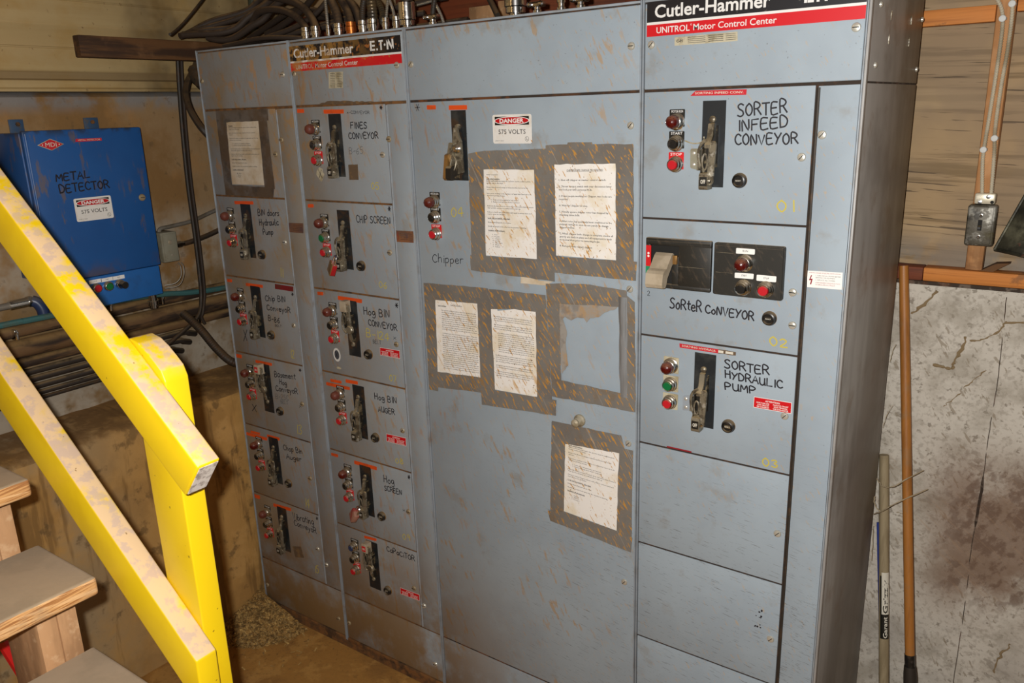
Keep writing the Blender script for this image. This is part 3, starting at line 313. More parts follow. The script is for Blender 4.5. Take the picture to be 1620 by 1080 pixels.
class MB:
    def __init__(s, frame=FRONT, org=(0, 0, 0)):
        s.v = []; s.f = []; s.mi = []; s.sm = []; s.mats = []; s.fr = frame; s.o = Vector(org)
    def P(s, a, b, c):
        u, v, n = s.fr
        return s.o + u * a + v * b + n * c
    def slot(s, m):
        if m not in s.mats: s.mats.append(m)
        return s.mats.index(m)
    def add(s, pts, faces, m, smooth=False, local=True):
        k = len(s.v); i = s.slot(m)
        s.v.extend(s.P(*p) if local else Vector(p) for p in pts)
        for f in faces:
            s.f.append(tuple(k + q for q in f)); s.mi.append(i); s.sm.append(smooth)
    def box(s, a0, a1, b0, b1, c0, c1, m, bev=0.0, seg=2):
        if not bev:
            p = [(a, b, c) for c in (c0, c1) for b in (b0, b1) for a in (a0, a1)]
            s.add(p, [(0, 2, 3, 1), (4, 5, 7, 6), (0, 1, 5, 4), (2, 6, 7, 3), (0, 4, 6, 2), (1, 3, 7, 5)], m); return
        bm = bmesh.new(); bmesh.ops.create_cube(bm, size=1)
        for w in bm.verts:
            w.co = ((a0 + a1) / 2 + w.co.x * (a1 - a0), (b0 + b1) / 2 + w.co.y * (b1 - b0), (c0 + c1) / 2 + w.co.z * (c1 - c0))
        bmesh.ops.bevel(bm, geom=bm.edges[:], offset=bev, segments=seg, profile=.5, affect='EDGES')
        s.bm(bm, m)
    def bm(s, bm, m, smooth=True):
        bm.verts.index_update()
        s.add([tuple(w.co) for w in bm.verts], [tuple(w.index for w in f.verts) for f in bm.faces], m, smooth); bm.free()
    def prism(s, poly, c0, c1, m, smooth=False, axis='c'):
        """polygon in (a,b) pushed along c; axis 'a': polygon in (b,c) pushed along a; axis 'b': polygon in (a,c) pushed along b"""
        n = len(poly)
        A = sum(poly[i][0] * poly[(i + 1) % n][1] - poly[(i + 1) % n][0] * poly[i][1] for i in range(n))
        if A < 0: poly = poly[::-1]
        if axis == 'c': mk = lambda p, t: (p[0], p[1], t)
        elif axis == 'a': mk = lambda p, t: (t, p[0], p[1])
        else: mk = lambda p, t: (p[0], t, p[1])
        pts = [mk(p, c0) for p in poly] + [mk(p, c1) for p in poly]
        fs = [tuple(range(n))[::-1], tuple(range(n, 2 * n))] + [(i, (i + 1) % n, n + (i + 1) % n, n + i) for i in range(n)]
        if axis == 'b': fs = [f[::-1] for f in fs]
        s.add(pts, fs, m, smooth)
    def flat(s, poly, c, m):
        n = len(poly)
        A = sum(poly[i][0] * poly[(i + 1) % n][1] - poly[(i + 1) % n][0] * poly[i][1] for i in range(n))
        if A < 0: poly = poly[::-1]
        s.add([(p[0], p[1], c) for p in poly], [tuple(range(n))], m)
    def lathe(s, a, b, prof, m, n=20, c=0.0):
        """profile [(radius, height, material)] turned about the outward axis through (a,b)"""
        for k in range(len(prof) - 1):
            r0, h0 = prof[k][:2]; r1, h1 = prof[k + 1][:2]; mm = prof[k + 1][2] if len(prof[k + 1]) > 2 else m
            pts = []; fs = []
            for i in range(n):
                t = 2 * math.pi * i / n; ct, st = math.cos(t), math.sin(t)
                pts += [(a + r0 * ct, b + r0 * st, c + h0), (a + r1 * ct, b + r1 * st, c + h1)]
            for i in range(n):
                j = (i + 1) % n
                if r1 < 1e-6: fs.append((2 * i, 2 * j, 2 * i + 1))
                else: fs.append((2 * i, 2 * j, 2 * j + 1, 2 * i + 1))
            s.add(pts, fs, mm, True)
    def tube(s, pts, r, m, n=8, local=True, caps=True, rough=0.0):
        P = [s.P(*p) if local else Vector(p) for p in pts]
        rs = r if isinstance(r, (list, tuple)) else [r] * len(P)
        V = []; F = []
        t0 = (P[1] - P[0]).normalized()
        ref = Vector((0, 0, 1)) if abs(t0.z) < .9 else Vector((1, 0, 0))
        u = t0.cross(ref).normalized()
        for i, p in enumerate(P):
            t = (P[min(i + 1, len(P) - 1)] - P[max(i - 1, 0)]).normalized()
            u = (u - t * u.dot(t)).normalized(); w = t.cross(u)
            for k in range(n):
                q = 2 * math.pi * k / n
                V.append(p + (u * math.cos(q) + w * math.sin(q)) * (rs[i] * (1 + rough * (RND.random() - .5))))
        for i in range(len(P) - 1):
            for k in range(n):
                k2 = (k + 1) % n
                F.append((i * n + k, i * n + k2, (i + 1) * n + k2, (i + 1) * n + k))
        if caps:
            F.append(tuple(range(n))[::-1]); F.append(tuple((len(P) - 1) * n + k for k in range(n)))
        s.add(V, F, m, True, local=False)
    def ribbon(s, pl, w, c, m):
        """a marker or pen stroke lying on the surface"""
        if len(pl) < 2: return
        L = []; R = []
        for i, p in enumerate(pl):
            a = pl[max(i - 1, 0)]; b = pl[min(i + 1, len(pl) - 1)]
            dx, dy = b[0] - a[0], b[1] - a[1]; l = math.hypot(dx, dy) or 1e-9
            nx, ny = -dy / l * w / 2, dx / l * w / 2
            ex = -dx / l * w * .3 if i == 0 else (dx / l * w * .3 if i == len(pl) - 1 else 0)
            ey = -dy / l * w * .3 if i == 0 else (dy / l * w * .3 if i == len(pl) - 1 else 0)
            cc = c + i * 4e-6
            L.append((p[0] + nx + ex, p[1] + ny + ey, cc)); R.append((p[0] - nx + ex, p[1] - ny + ey, cc))
        n = len(pl)
        s.add(L + R, [(n + i, n + i + 1, i + 1, i) for i in range(n - 1)], m)
    def mesh_at(s, vf, fn, m):
        s.add([fn(p) for p in vf[0]], vf[1], m)
    def mesh(s, name, org):
        me = bpy.data.meshes.new(name)
        me.from_pydata([tuple(p - Vector(org)) for p in s.v], [], s.f)
        for m in s.mats: me.materials.append(MATS[m])
        me.polygons.foreach_set('material_index', s.mi)
        me.polygons.foreach_set('use_smooth', s.sm)
        me.update()
        if any(s.sm):
            me.set_sharp_from_angle(angle=SMOOTH)
        return me
    def build(s, name, parent=None, org=None, **kw):
        if org is None: org = s.o
        return place(name, s.mesh(name, org), org, parent, **kw)

def place(name, me, loc, parent=None, label=None, cat=None, group=None, kind=None):
    o = bpy.data.objects.new(name, me); COL.objects.link(o)
    loc = Vector(loc); WLOC[o.name] = loc
    if parent is not None:
        o.parent = parent; o.location = loc - WLOC[parent.name]
    else: o.location = loc
    tag(o, label, cat, group, kind)
    return o
def tag(o, label=None, cat=None, group=None, kind=None):
    if label: o['label'] = label
    if cat: o['category'] = cat
    if group: o['group'] = group
    if kind: o['kind'] = kind
def thing(name, loc, label, cat, group=None):
    return place(name, None, loc, None, label, cat, group)
def inst(name, src, loc, parent, label=None):
    """another of the same part: a copy that shares the first one's mesh"""
    return place(name, src, loc, parent, label)

def smooth_path(p, k=5):
    """round a polyline through its points"""
    P = [Vector(q) for q in p]; out = []
    for i in range(len(P) - 1):
        p0 = P[max(i - 1, 0)]; p1 = P[i]; p2 = P[i + 1]; p3 = P[min(i + 2, len(P) - 1)]
        for j in range(k):
            t = j / k
            out.append(.5 * (2 * p1 + (p2 - p0) * t + (2 * p0 - 5 * p1 + 4 * p2 - p3) * t * t + (3 * p1 - p0 - 3 * p2 + p3) * t ** 3))
    out.append(P[-1]); return out

def corrugate(p, r, pitch, depth):
    """path and radii of a ribbed flexible conduit"""
    L = [0]
    for i in range(1, len(p)): L.append(L[-1] + (p[i] - p[i - 1]).length)
    n = max(4, int(L[-1] / pitch * 4)); out = []; rr = []; j = 0
    for i in range(n + 1):
        d = L[-1] * i / n
        while j < len(L) - 2 and L[j + 1] < d: j += 1
        t = (d - L[j]) / max(1e-9, L[j + 1] - L[j])
        out.append(p[j].lerp(p[j + 1], t)); rr.append(r - depth * (0, .5, 1, .5)[i % 4])
    return out, rr

# ------------------------------------------------------------------ printed lettering
_TXT = {}
def text_mesh(body, bold=0.0, res=2):
    key = (body, bold, res)
    if key not in _TXT:
        cu = bpy.data.curves.new('lettering', 'FONT'); cu.body = body; cu.offset = bold; cu.resolution_u = res
        ob = bpy.data.objects.new('lettering', cu)
        me = bpy.data.meshes.new_from_object(ob)
        V = [tuple(v.co) for v in me.vertices]; F = [tuple(p.vertices) for p in me.polygons]
        bpy.data.objects.remove(ob); bpy.data.curves.remove(cu); bpy.data.meshes.remove(me)
        x0 = min((v[0] for v in V), default=0); x1 = max((v[0] for v in V), default=1)
        _TXT[key] = ([((v[0] - x0) / max(1e-6, x1 - x0), v[1] / .70) for v in V], F)     # unit width, unit capital height
    return _TXT[key]
def lettering(mb, body, p0, p1, h, c, m, bold=0.0, res=2, up=None):
    """printed text whose baseline runs from p0 to p1 on the surface and whose capitals are h high"""
    V, F = text_mesh(body, bold, res)
    dx, dy = p1[0] - p0[0], p1[1] - p0[1]; l = math.hypot(dx, dy)
    ux, uy = (-dy / l * h, dx / l * h) if up is None else up
    mb.add([(p0[0] + dx * v[0] + ux * v[1], p0[1] + dy * v[0] + uy * v[1], c) for v in V], F, m)

# ------------------------------------------------------------------ handwriting (strokes; width 0.7, height 1)
G = {
'A': '0,0 .33,1 .66,0;.12,.38 .54,.38', 'B': '.05,0 .05,1 .4,.98 .55,.8 .4,.56 .08,.53;.4,.54 .62,.3 .45,.04 .05,0', 'C': '.62,.82 .42,1 .18,.9 .03,.5 .15,.12 .4,0 .64,.15',
'D': '.05,0 .05,1 .4,.92 .62,.55 .45,.1 .02,0', 'E': '.58,1 .08,.98 .05,0 .6,.03;.07,.52 .5,.54', 'F': '.62,1 .08,.97 .05,0;.07,.52 .5,.54', 'G': '.6,.85 .35,1 .08,.7 .08,.25 .35,0 .6,.2 .6,.48 .36,.46',
'H': '.05,1 .05,0;.58,1 .6,0;.05,.5 .6,.54', 'I': '.18,1 .16,0', 'L': '.08,1 .05,0 .6,.04', 'M': '.02,0 .1,1 .36,.35 .64,1 .7,0', 'N': '.05,0 .07,1 .55,.04 .6,1', 'O': '.35,1 .08,.75 .05,.3 .3,0 .58,.25 .6,.7 .38,1 .3,.98',
'P': '.06,0 .05,1 .42,.98 .6,.75 .4,.5 .08,.46', 'R': '.05,0 .05,1 .42,.98 .58,.76 .4,.54 .08,.5;.3,.5 .66,0', 'S': '.6,.88 .35,1 .1,.84 .2,.6 .5,.42 .56,.15 .3,0 .02,.1', 'T': '.0,1 .66,1;.34,1 .32,0', 'U': '.05,1 .06,.25 .28,0 .54,.2 .6,1;.58,.5 .64,0',
'V': '.02,1 .3,0 .62,1', 'X': '.02,1 .6,0;.58,1 .04,0', 'Y': '.02,1 .32,.5;.66,1 .3,.42 .14,0', 'Z': '.05,1 .6,1 .05,0 .62,0',
'a': '.5,.55 .2,.58 .05,.25 .2,0 .48,.2 .5,.56 .52,0', 'b': '.06,1 .06,0;.06,.4 .32,.56 .52,.3 .32,0 .06,.1', 'c': '.5,.5 .24,.58 .05,.28 .24,0 .52,.1', 'd': '.48,1 .5,0;.5,.42 .22,.58 .05,.26 .24,0 .5,.16', 'e': '.06,.3 .48,.34 .36,.58 .12,.5 .06,.2 .26,0 .52,.1',
'g': '.5,.52 .2,.58 .05,.28 .24,.04 .48,.3 .5,.55 .5,-.2 .28,-.4 .06,-.28', 'h': '.06,1 .06,0;.06,.4 .3,.58 .46,.4 .48,0', 'i': '.15,.56 .15,0;.15,.78 .17,.84', 'l': '.14,1 .14,.05 .24,0', 'm': '.04,.56 .04,0;.04,.42 .2,.58 .32,.4 .32,0;.32,.42 .5,.58 .62,.4 .62,0', 'n': '.05,.56 .05,0;.05,.4 .28,.58 .44,.38 .46,0',
'o': '.28,.58 .06,.36 .1,.08 .34,0 .5,.28 .38,.54 .26,.58', 'p': '.06,.56 .05,-.4;.06,.44 .32,.58 .5,.32 .3,.02 .06,.1', 'r': '.06,.56 .06,0;.06,.36 .24,.56 .42,.5', 's': '.42,.5 .2,.58 .1,.42 .38,.24 .36,.04 .06,.04', 't': '.22,.9 .2,.08 .4,.02;.04,.6 .44,.62', 'u': '.05,.56 .06,.14 .24,0 .46,.2 .48,.56 .5,0',
'v': '.03,.56 .24,0 .46,.56', 'x': '.04,.56 .46,0;.46,.56 .04,0', 'y': '.04,.56 .24,.12;.48,.56 .1,-.4', 'k': '.06,1 .06,0;.44,.56 .08,.26 .46,0', '-': '.1,.42 .5,.45', '*': '.05,.5 .65,.55;.2,.1 .5,1;.18,.95 .55,.08',
'0': '.32,1 .07,.7 .07,.3 .32,0 .56,.3 .56,.7 .32,1', '1': '.3,1 .3,0', '2': '.06,.78 .28,1 .54,.8 .4,.45 .05,.02 .6,.05', '3': '.08,.9 .34,1 .52,.78 .28,.54 .56,.3 .36,0 .05,.1', '4': '.42,0 .44,1 .04,.34 .62,.36', '5': '.54,1 .12,.98 .1,.58 .4,.6 .56,.3 .34,0 .05,.08', '6': '.5,.96 .2,.7 .07,.3 .28,0 .54,.22 .4,.5 .1,.36', '7': '.06,.96 .58,1 .24,0',
'8': '.3,.54 .08,.78 .32,1 .52,.78 .3,.54 .06,.24 .32,0 .58,.26 .3,.54', '9': '.5,.7 .3,1 .08,.76 .26,.5 .5,.68 .46,0',
}
WID = {'I': .34, 'i': .3, 'l': .3, '1': .42, ' ': .5, 'M': .86, 'm': .8, '-': .6, 'r': .5, 't': .52, 's': .52}
def handwriting(mb, s, p0, p1, top, c, m, w):
    """s written by hand: baseline p0 to p1, first letter's top at 'top'"""
    adv = []; x = 0
    for ch in s:
        adv.append(x); x += WID.get(ch, .78 if ch.isupper() or ch.isdigit() or ch == '*' else .66)
    tot = max(x - .1, .1)
    dx, dy = p1[0] - p0[0], p1[1] - p0[1]; ux, uy = top[0] - p0[0], top[1] - p0[1]
    rnd = random.Random(s); lift = 0
    for ch, ax in zip(s, adv):
        if ch == ' ' or ch not in G: continue
        jy = rnd.uniform(-.05, .05); js = rnd.uniform(.93, 1.07)
        for st in G[ch].split(';'):
            pl = [tuple(float(t) for t in q.split(',')) for q in st.split()]
            if len(pl) > 3: pl = [(q.x, q.y) for q in smooth_path([(a, b, 0) for a, b in pl], 3)]
            lift += 1
            mb.ribbon([(p0[0] + dx * (ax + a) / tot + ux * (b * js + jy), p0[1] + dy * (ax + a) / tot + uy * (b * js + jy)) for a, b in pl], w, c + (lift % 4) * 7e-5, m)
INK = {'k': ('marker', .0031), 'K': ('marker', .0036), 's': ('marker', .0013), 'g': ('marker_grey', .0014), 'y': ('marker_yellow', .0028)}

def quad_at(q, u, v):
    """point at fractions u (across) and v (down) of the quadrilateral q = top-left, top-right, bottom-right, bottom-left"""
    a = [q[0][i] + (q[1][i] - q[0][i]) * u for i in (0, 1)]; b = [q[3][i] + (q[2][i] - q[3][i]) * u for i in (0, 1)]
    return (a[0] + (b[0] - a[0]) * v, a[1] + (b[1] - a[1]) * v)
def rnd_rect(q, r, n=4):
    """quadrilateral with rounded corners"""
    out = []
    for i in range(4):
        p = Vector(q[i]); a = Vector(q[i - 1]); b = Vector(q[(i + 1) % 4])
        s = p + (a - p).normalized() * r; e = p + (b - p).normalized() * r
        for k in range(n + 1):
            t = k / n; w = (1 - t) ** 2 * s + 2 * t * (1 - t) * p + t * t * e
            out.append((w.x, w.y))
    return out
def rough_poly(poly, amp, step=.012, rnd=RND):
    """torn or wavy outline along a polygon"""
    out = []; n = len(poly)
    for i in range(n):
        a, b = poly[i], poly[(i + 1) % n]; l = math.hypot(b[0] - a[0], b[1] - a[1]); k = max(1, int(l / step))
        dx, dy = (b[0] - a[0]) / max(l, 1e-9), (b[1] - a[1]) / max(l, 1e-9)
        for j in range(k):
            t = j / k; o = rnd.uniform(-amp, amp) if j else 0
            out.append((a[0] + (b[0] - a[0]) * t - dy * o, a[1] + (b[1] - a[1]) * t + dx * o))
    return out

def danger_sign(mb, q, c):
    W = math.dist(q[0], q[1]); A = lambda u, v: quad_at(q, u, v)
    mb.prism(rnd_rect(q, W * .05), c - .0008, c, 'danger_white')
    mb.flat([A(.06, .07), A(.94, .07), A(.94, .36), A(.06, .36)], c + .0002, 'legend_black')
    ell = lambda rx, ry: [A(.5 + rx * math.cos(t * math.pi / 16), .215 + ry * math.sin(t * math.pi / 16)) for t in range(32)]
    mb.flat(ell(.455, .145), c + .0004, 'white_print'); mb.flat(ell(.43, .122), c + .0006, 'danger_red')
    H = math.dist(q[0], q[3])
    lettering(mb, 'DANGER', A(.19, .285), A(.81, .285), H * .14, c + .0008, 'white_print', .03)
    lettering(mb, '575 VOLTS', A(.15, .67), A(.85, .67), H * .16, c + .0004, 'ink', .005)
    lettering(mb, 'SAFETY SIGN', A(.06, .92), A(.28, .92), H * .035, c + .0004, 'ink')
    for k in range(16):
        t0, t1 = k * math.pi / 8, (k + 1) * math.pi / 8
        mb.ribbon([A(.88 + .045 * math.cos(t0), .84 + .08 * math.sin(t0)), A(.88 + .045 * math.cos(t1), .84 + .08 * math.sin(t1))], .0009, c + .0004, 'ink')
    mb.ribbon([A(.865, .79), A(.87, .86), A(.905, .88)], .0012, c + .0004, 'ink')
def attention_sticker(mb, q, c):
    A = lambda u, v: quad_at(q, u, v); H = math.dist(q[0], q[3])
    mb.flat(q, c, 'white_print'); mb.flat([A(.012, .04), A(.988, .04), A(.988, .96), A(.012, .96)], c + .0002, 'attention_red')
    lettering(mb, 'ATTENTION', A(.31, .33), A(.69, .33), H * .15, c + .0004, 'white_print', .02)
    for i, (l, r) in enumerate((('MORE THAN ONE', "PLUS D'UN CIRCUIT"), ('LIVE CIRCUIT', 'SOUS TENSION'), ('SEE DIAGRAM', 'VOIR LE DIAGRAMME'))):
        v = .53 + .18 * i
        lettering(mb, l, A(.08 + .03 * i % .05, v), A(.42, v), H * .115, c + .0004, 'white_print', .02)
        lettering(mb, r, A(.52 + .02 * (i == 1), v), A(.92 - .03 * (i == 1), v), H * .115, c + .0004, 'white_print', .02)

# ------------------------------------------------------------------ the place: floor, walls, ceiling
XW = -2.60          # side wall (upper concrete)
def struct(name, mb, parent=None, **kw):
    o = mb.build(name, parent, **kw)
    if parent is None: o['kind'] = 'structure'
    return o
b = MB(WLD)
n = 40
pts = []; fs = []
for i in range(n + 1):
    for j in range(n + 1):
        x = -3.2 + 5.4 * i / n; y = -3.6 + 4.4 * j / n
        pts.append((x, y, -.003 + .0025 * math.sin(x * 7.1 + y * 3) * math.sin(y * 5.3 - x * 2)))
for i in range(n):
    for j in range(n):
        k = i * (n + 1) + j; fs.append((k, k + n + 1, k + n + 2, k + 1))
b.add(pts, fs, 'floor_dirt', True)
b.box(-3.2, 2.2, -3.6, .8, -.12, -.03, 'floor_dirt')
struct('floor', b)

b = MB(WLD)
b.box(-3.2, 2.2, -3.6, .85, 3.0, 3.06, 'ceiling_wood')
cl = struct('ceiling', b)
for k in range(9):
    b = MB(WLD); y = -3.3 + k * .48
    b.box(-2.6, 2.2, y, y + .04, 2.84, 2.998, 'ceiling_wood'); b.build('joist', cl)

# side wall: old concrete with a thicker footing that ends in a dirty ledge, ribbed metal siding above
b = MB(WLD)
def sheet(b, prof, y0, y1, ny, m, amp, side):
    pts = []; fs = []; k = len(prof); rn = random.Random(3)
    for j in range(ny + 1):
        y = y0 + (y1 - y0) * j / ny
        for (x, z) in prof:
            pts.append((x + rn.uniform(-amp, amp), y, z + rn.uniform(-amp, amp) * .4))
    for j in range(ny):
        for i in range(k - 1):
            q = j * k + i; fs.append((q, q + 1, q + k + 1, q + k)[::side])
    b.add(pts, fs, m, True)
upper = [(XW, 1.0), (XW, 1.04)] + [(XW, 1.04 + .062 * i) for i in range(1, 18)] + [(XW, 2.14), (XW - .02, 2.156), (XW - .10, 2.158)]
sheet(b, upper, -3.6, .9, 60, 'concrete_wall', .003, 1)
b.box(-2.95, XW - .03, -3.6, .9, 0, 2.13, 'concrete_wall')
wl = struct('wall_left', b)
b = MB(WLD)
lower = [(-2.312, -.02)] + [(-2.312, .08 * i) for i in range(1, 12)] + [(-2.312, .955), (-2.318, .975), (-2.335, .988), (-2.40, .996), (-2.47, 1.002), (-2.54, 1.006), (XW - .02, 1.008)]
sheet(b, lower, -3.6, .64, 56, 'concrete_low', .005, 1)
b.box(XW - .02, -2.33, -3.6, .64, 0, .94, 'concrete_low')
b.build('footing', wl)
b = MB(WLD)      # siding profile (x, z): lip, sloped return, flats with small beads
pr = [(-2.585, 2.158), (-2.585, 2.166), (-2.592, 2.172), (-2.592, 2.195), (-2.602, 2.201), (-2.602, 2.222), (-2.594, 2.232)]
z = 2.232
for k in range(6):
    pr += [(-2.592, z + .068), (-2.5895, z + .070), (-2.5895, z + .0735), (-2.592, z + .0755), (-2.592, z + .142), (-2.5945, z + .146), (-2.5945, z + .149), (-2.592, z + .153)]
    z += .160
sheet(b, pr, -3.6, .9, 6, 'siding', .0006, 1)
b.build('metal_siding', wl)

# back wall: whitewashed concrete, a sill plate on it, a stud wall with plywood above
YB = .645
b = MB(WLD)
nx, nz = 60, 40; pts = []; fs = []; rn = random.Random(5)
for i in range(nx + 1):
    for j in range(nz + 1):
        x = -2.6 + 4.4 * i / nx; zz = -.02 + 1.557 * j / nz
        pts.append((x, YB + rn.uniform(-.003, .003), zz))
for i in range(nx):
    for j in range(nz):
        k = i * (nz + 1) + j; fs.append((k, k + nz + 1, k + nz + 2, k + 1))
b.add(pts, fs, 'whitewash', True)
b.box(-2.6, 1.8, YB + .006, .86, 0, 1.537, 'whitewash')
trails = [[(0.18, 1.398), (0.174, 1.362), (0.161, 1.322), (0.155, 1.3), (0.13, 1.302), (0.109, 1.304)], [(0.274, 1.453), (0.254, 1.422), (0.219, 1.394), (0.191, 1.388)], [(0.27, 1.449), (0.312, 1.455)], [(0.239, 1.308), (0.213, 1.274), (0.189, 1.249)], [(0.188, 1.231), (0.165, 1.206), (0.147, 1.184)], [(0.097, 1.52), (0.066, 1.477), (0.038, 1.447)], [(0.398, 0.484), (0.375, 0.432), (0.368, 0.371)]]
for t, w in zip(trails, (.006, .004, .004, .0025, .002, .006, .004)):
    p = [Vector((a + rn.uniform(-.004, .004), YB - .001, c)) for a, c in [(q.x, q.y) for q in smooth_path([(a, c, 0) for a, c in t], 6)]]
    b.tube([tuple(q) for q in p], [w * rn.uniform(.3, 1.0) for _ in p], 'wall_trail', 6, local=False)
sm = smooth_path([(.264, 1.519, 0), (.271, 1.3, 0), (.268, 1.136, 0), (.269, .95, 0), (.264, .775, 0), (.267, .5, 0), (.263, .05, 0)], 8)
b.tube([(q.x + rn.uniform(-.001, .001), YB + .0002, q.y) for q in sm], [.0011 + (.0028 if 22 < i < 30 else 0) for i in range(len(sm))], 'dirt_line', 5, local=False)
wb = struct('wall_back', b)
b = MB(WLD)
b.box(-2.6, 1.8, .70, .712, 1.57, 2.99, 'plywood')
b.build('plywood_sheet', wb)
b = MB(WLD); b.box(.055, 1.8, YB + .001, .70, 1.545, 1.583, 'fresh_plate', .003)
b.box(-2.6, .054, YB + .001, .70, 1.545, 1.583, 'red_plank', .003); b.build('sill_plate', wb)
b = MB(WLD)
b.prism([(-2.5, YB - .004), (1.8, YB - .004), (1.8, .70), (-2.5, .70)], 1.535, 1.545, 'dirt_line')
b.build('mortar_bed', wb)
for x0, mm in ((-1.9, 'red_plank'), (-.9, 'red_plank'), (.156, 'fresh_stud'), (.72, 'fresh_stud')):
    b = MB(WLD); b.box(x0, x0 + .042, .652, .699, 1.584, 2.98, mm, .005); b.build('stud', wb)
b = MB(WLD); b.box(-.10, .154, .66, .699, 2.226, 2.266, 'fresh_plate', .002); b.build('blocking', wb)
b = MB(WLD); b.box(.2, .718, .66, .699, 2.246, 2.286, 'fresh_plate', .002); b.build('blocking', wb)
for (z0, z1, x0, x1) in ((2.33, 2.46, -2.55, -1.905), (2.34, 2.48, -1.855, -.905), (2.31, 2.50, -.855, -.12), (2.50, 2.68, -1.855, -.905), (2.52, 2.7, -.855, .15)):
    b = MB(WLD); b.box(x0, x1, .668, .699, z0, z1, 'red_plank', .003); b.build('blocking', wb)

# ------------------------------------------------------------------ shared small parts of the motor control centre
def lens_ring(mb):
    mb.lathe(0, 0, [(.0205, 0), (.0205, .006), (.018, .0075), (.018, .013), (.0165, .015), (.0165, .020), (.0145, .021)], 'chrome', 24)
def lens_dome(mb, m, h=.021):
    pr = [(.0150, h - .004), (.0152, h + .010)]
    for k in range(1, 7):
        t = k / 6 * math.pi / 2; pr.append((.0152 * math.cos(t), h + .010 + .013 * math.sin(t)))
    mb.lathe(0, 0, pr, m, 24)
    for k in range(8):
        t = k * math.pi / 4
        mb.tube([(.0153 * math.cos(t), .0153 * math.sin(t), h - .002), (.0154 * math.cos(t), .0154 * math.sin(t), h + .010), (.011 * math.cos(t), .011 * math.sin(t), h + .0195)], .0009, m, 5)
def button_ring(mb):
    mb.lathe(0, 0, [(.0195, 0), (.0195, .005), (.0180, .0065), (.0175, .012), (.0150, .014), (.0150, .022), (.0132, .0235), (.0118, .022), (.0118, .016)], 'chrome', 24)
def button_cap(mb, m):
    mb.lathe(0, 0, [(.0114, .012), (.0114, .0245), (.0104, .026), (0, .0262)], m, 22)
SH = {}
def shared(key, fn):
    if key not in SH:
        mb = MB(); fn(mb); SH[key] = mb.mesh(key.split('|')[0], (0, 0, 0))
    return SH[key]
CAPS = {'r': 'cap_red', 'k': 'cap_black', 'g': 'cap_green', 'b': 'cap_blue'}
def pilot_light(x, z, parent, lens='lens_red', c=0.0, whole=False, deep=0.0):
    if whole:
        inst('pilot_light', shared('pilot_light|w' + lens, lambda m: (lens_ring(m), lens_dome(m, lens))), (x, -c, z), parent); return
    o = inst('pilot_light', shared('pilot_light|r', lens_ring), (x, -c, z), parent)
    inst('lens', shared('lens|' + lens, lambda m: lens_dome(m, lens)), (x, -c, z), o)
def push_button(x, z, parent, cap='k', c=0.0, whole=False):
    if whole:
        inst('push_button', shared('push_button|w' + cap, lambda m: (button_ring(m), button_cap(m, CAPS[cap]))), (x, -c, z), parent); return
    o = inst('push_button', shared('push_button|r', button_ring), (x, -c, z), parent)
    inst('button_cap', shared('button_cap|' + cap, lambda m: button_cap(m, CAPS[cap])), (x, -c, z), o)
def screw_head(mb):
    mb.lathe(0, 0, [(.0095, 0), (.0095, .002), (.0080, .0042), (.004, .0052), (0, .0054)], 'screw_metal', 18)
    mb.box(-.0072, .0072, -.0010, .0010, .0050, .0058, 'dark_slot')
def screw_head_turned(mb):
    mb.lathe(0, 0, [(.0095, 0), (.0095, .002), (.0080, .0042), (.004, .0052), (0, .0054)], 'screw_metal', 18)
    mb.prism([(-.0055, -.0048), (-.0042, -.0058), (.0055, .0048), (.0042, .0058)], .0050, .0058, 'dark_slot')
def screw(x, z, parent, c=0.0, turned=False):
    inst('screw', shared('screw|t' if turned else 'screw|s', screw_head_turned if turned else screw_head), (x, -c, z), parent)
def reset_knob(mb):
    mb.lathe(0, 0, [(.0175, 0, 'brass'), (.0175, .004, 'brass'), (.0160, .007), (.0150, .012), (.0125, .013), (.0110, .009), (0, .009)], 'cap_black', 24)
    mb.prism([(-.0085, -.003), (.0085, -.003), (.0075, .0035), (-.0075, .0035)], .0088, .0115, 'lever_dark')
    lettering(mb, 'RESET', (-.0065, -.0012), (.0065, -.0012), .0026, .0117, 'cream_print', .01)

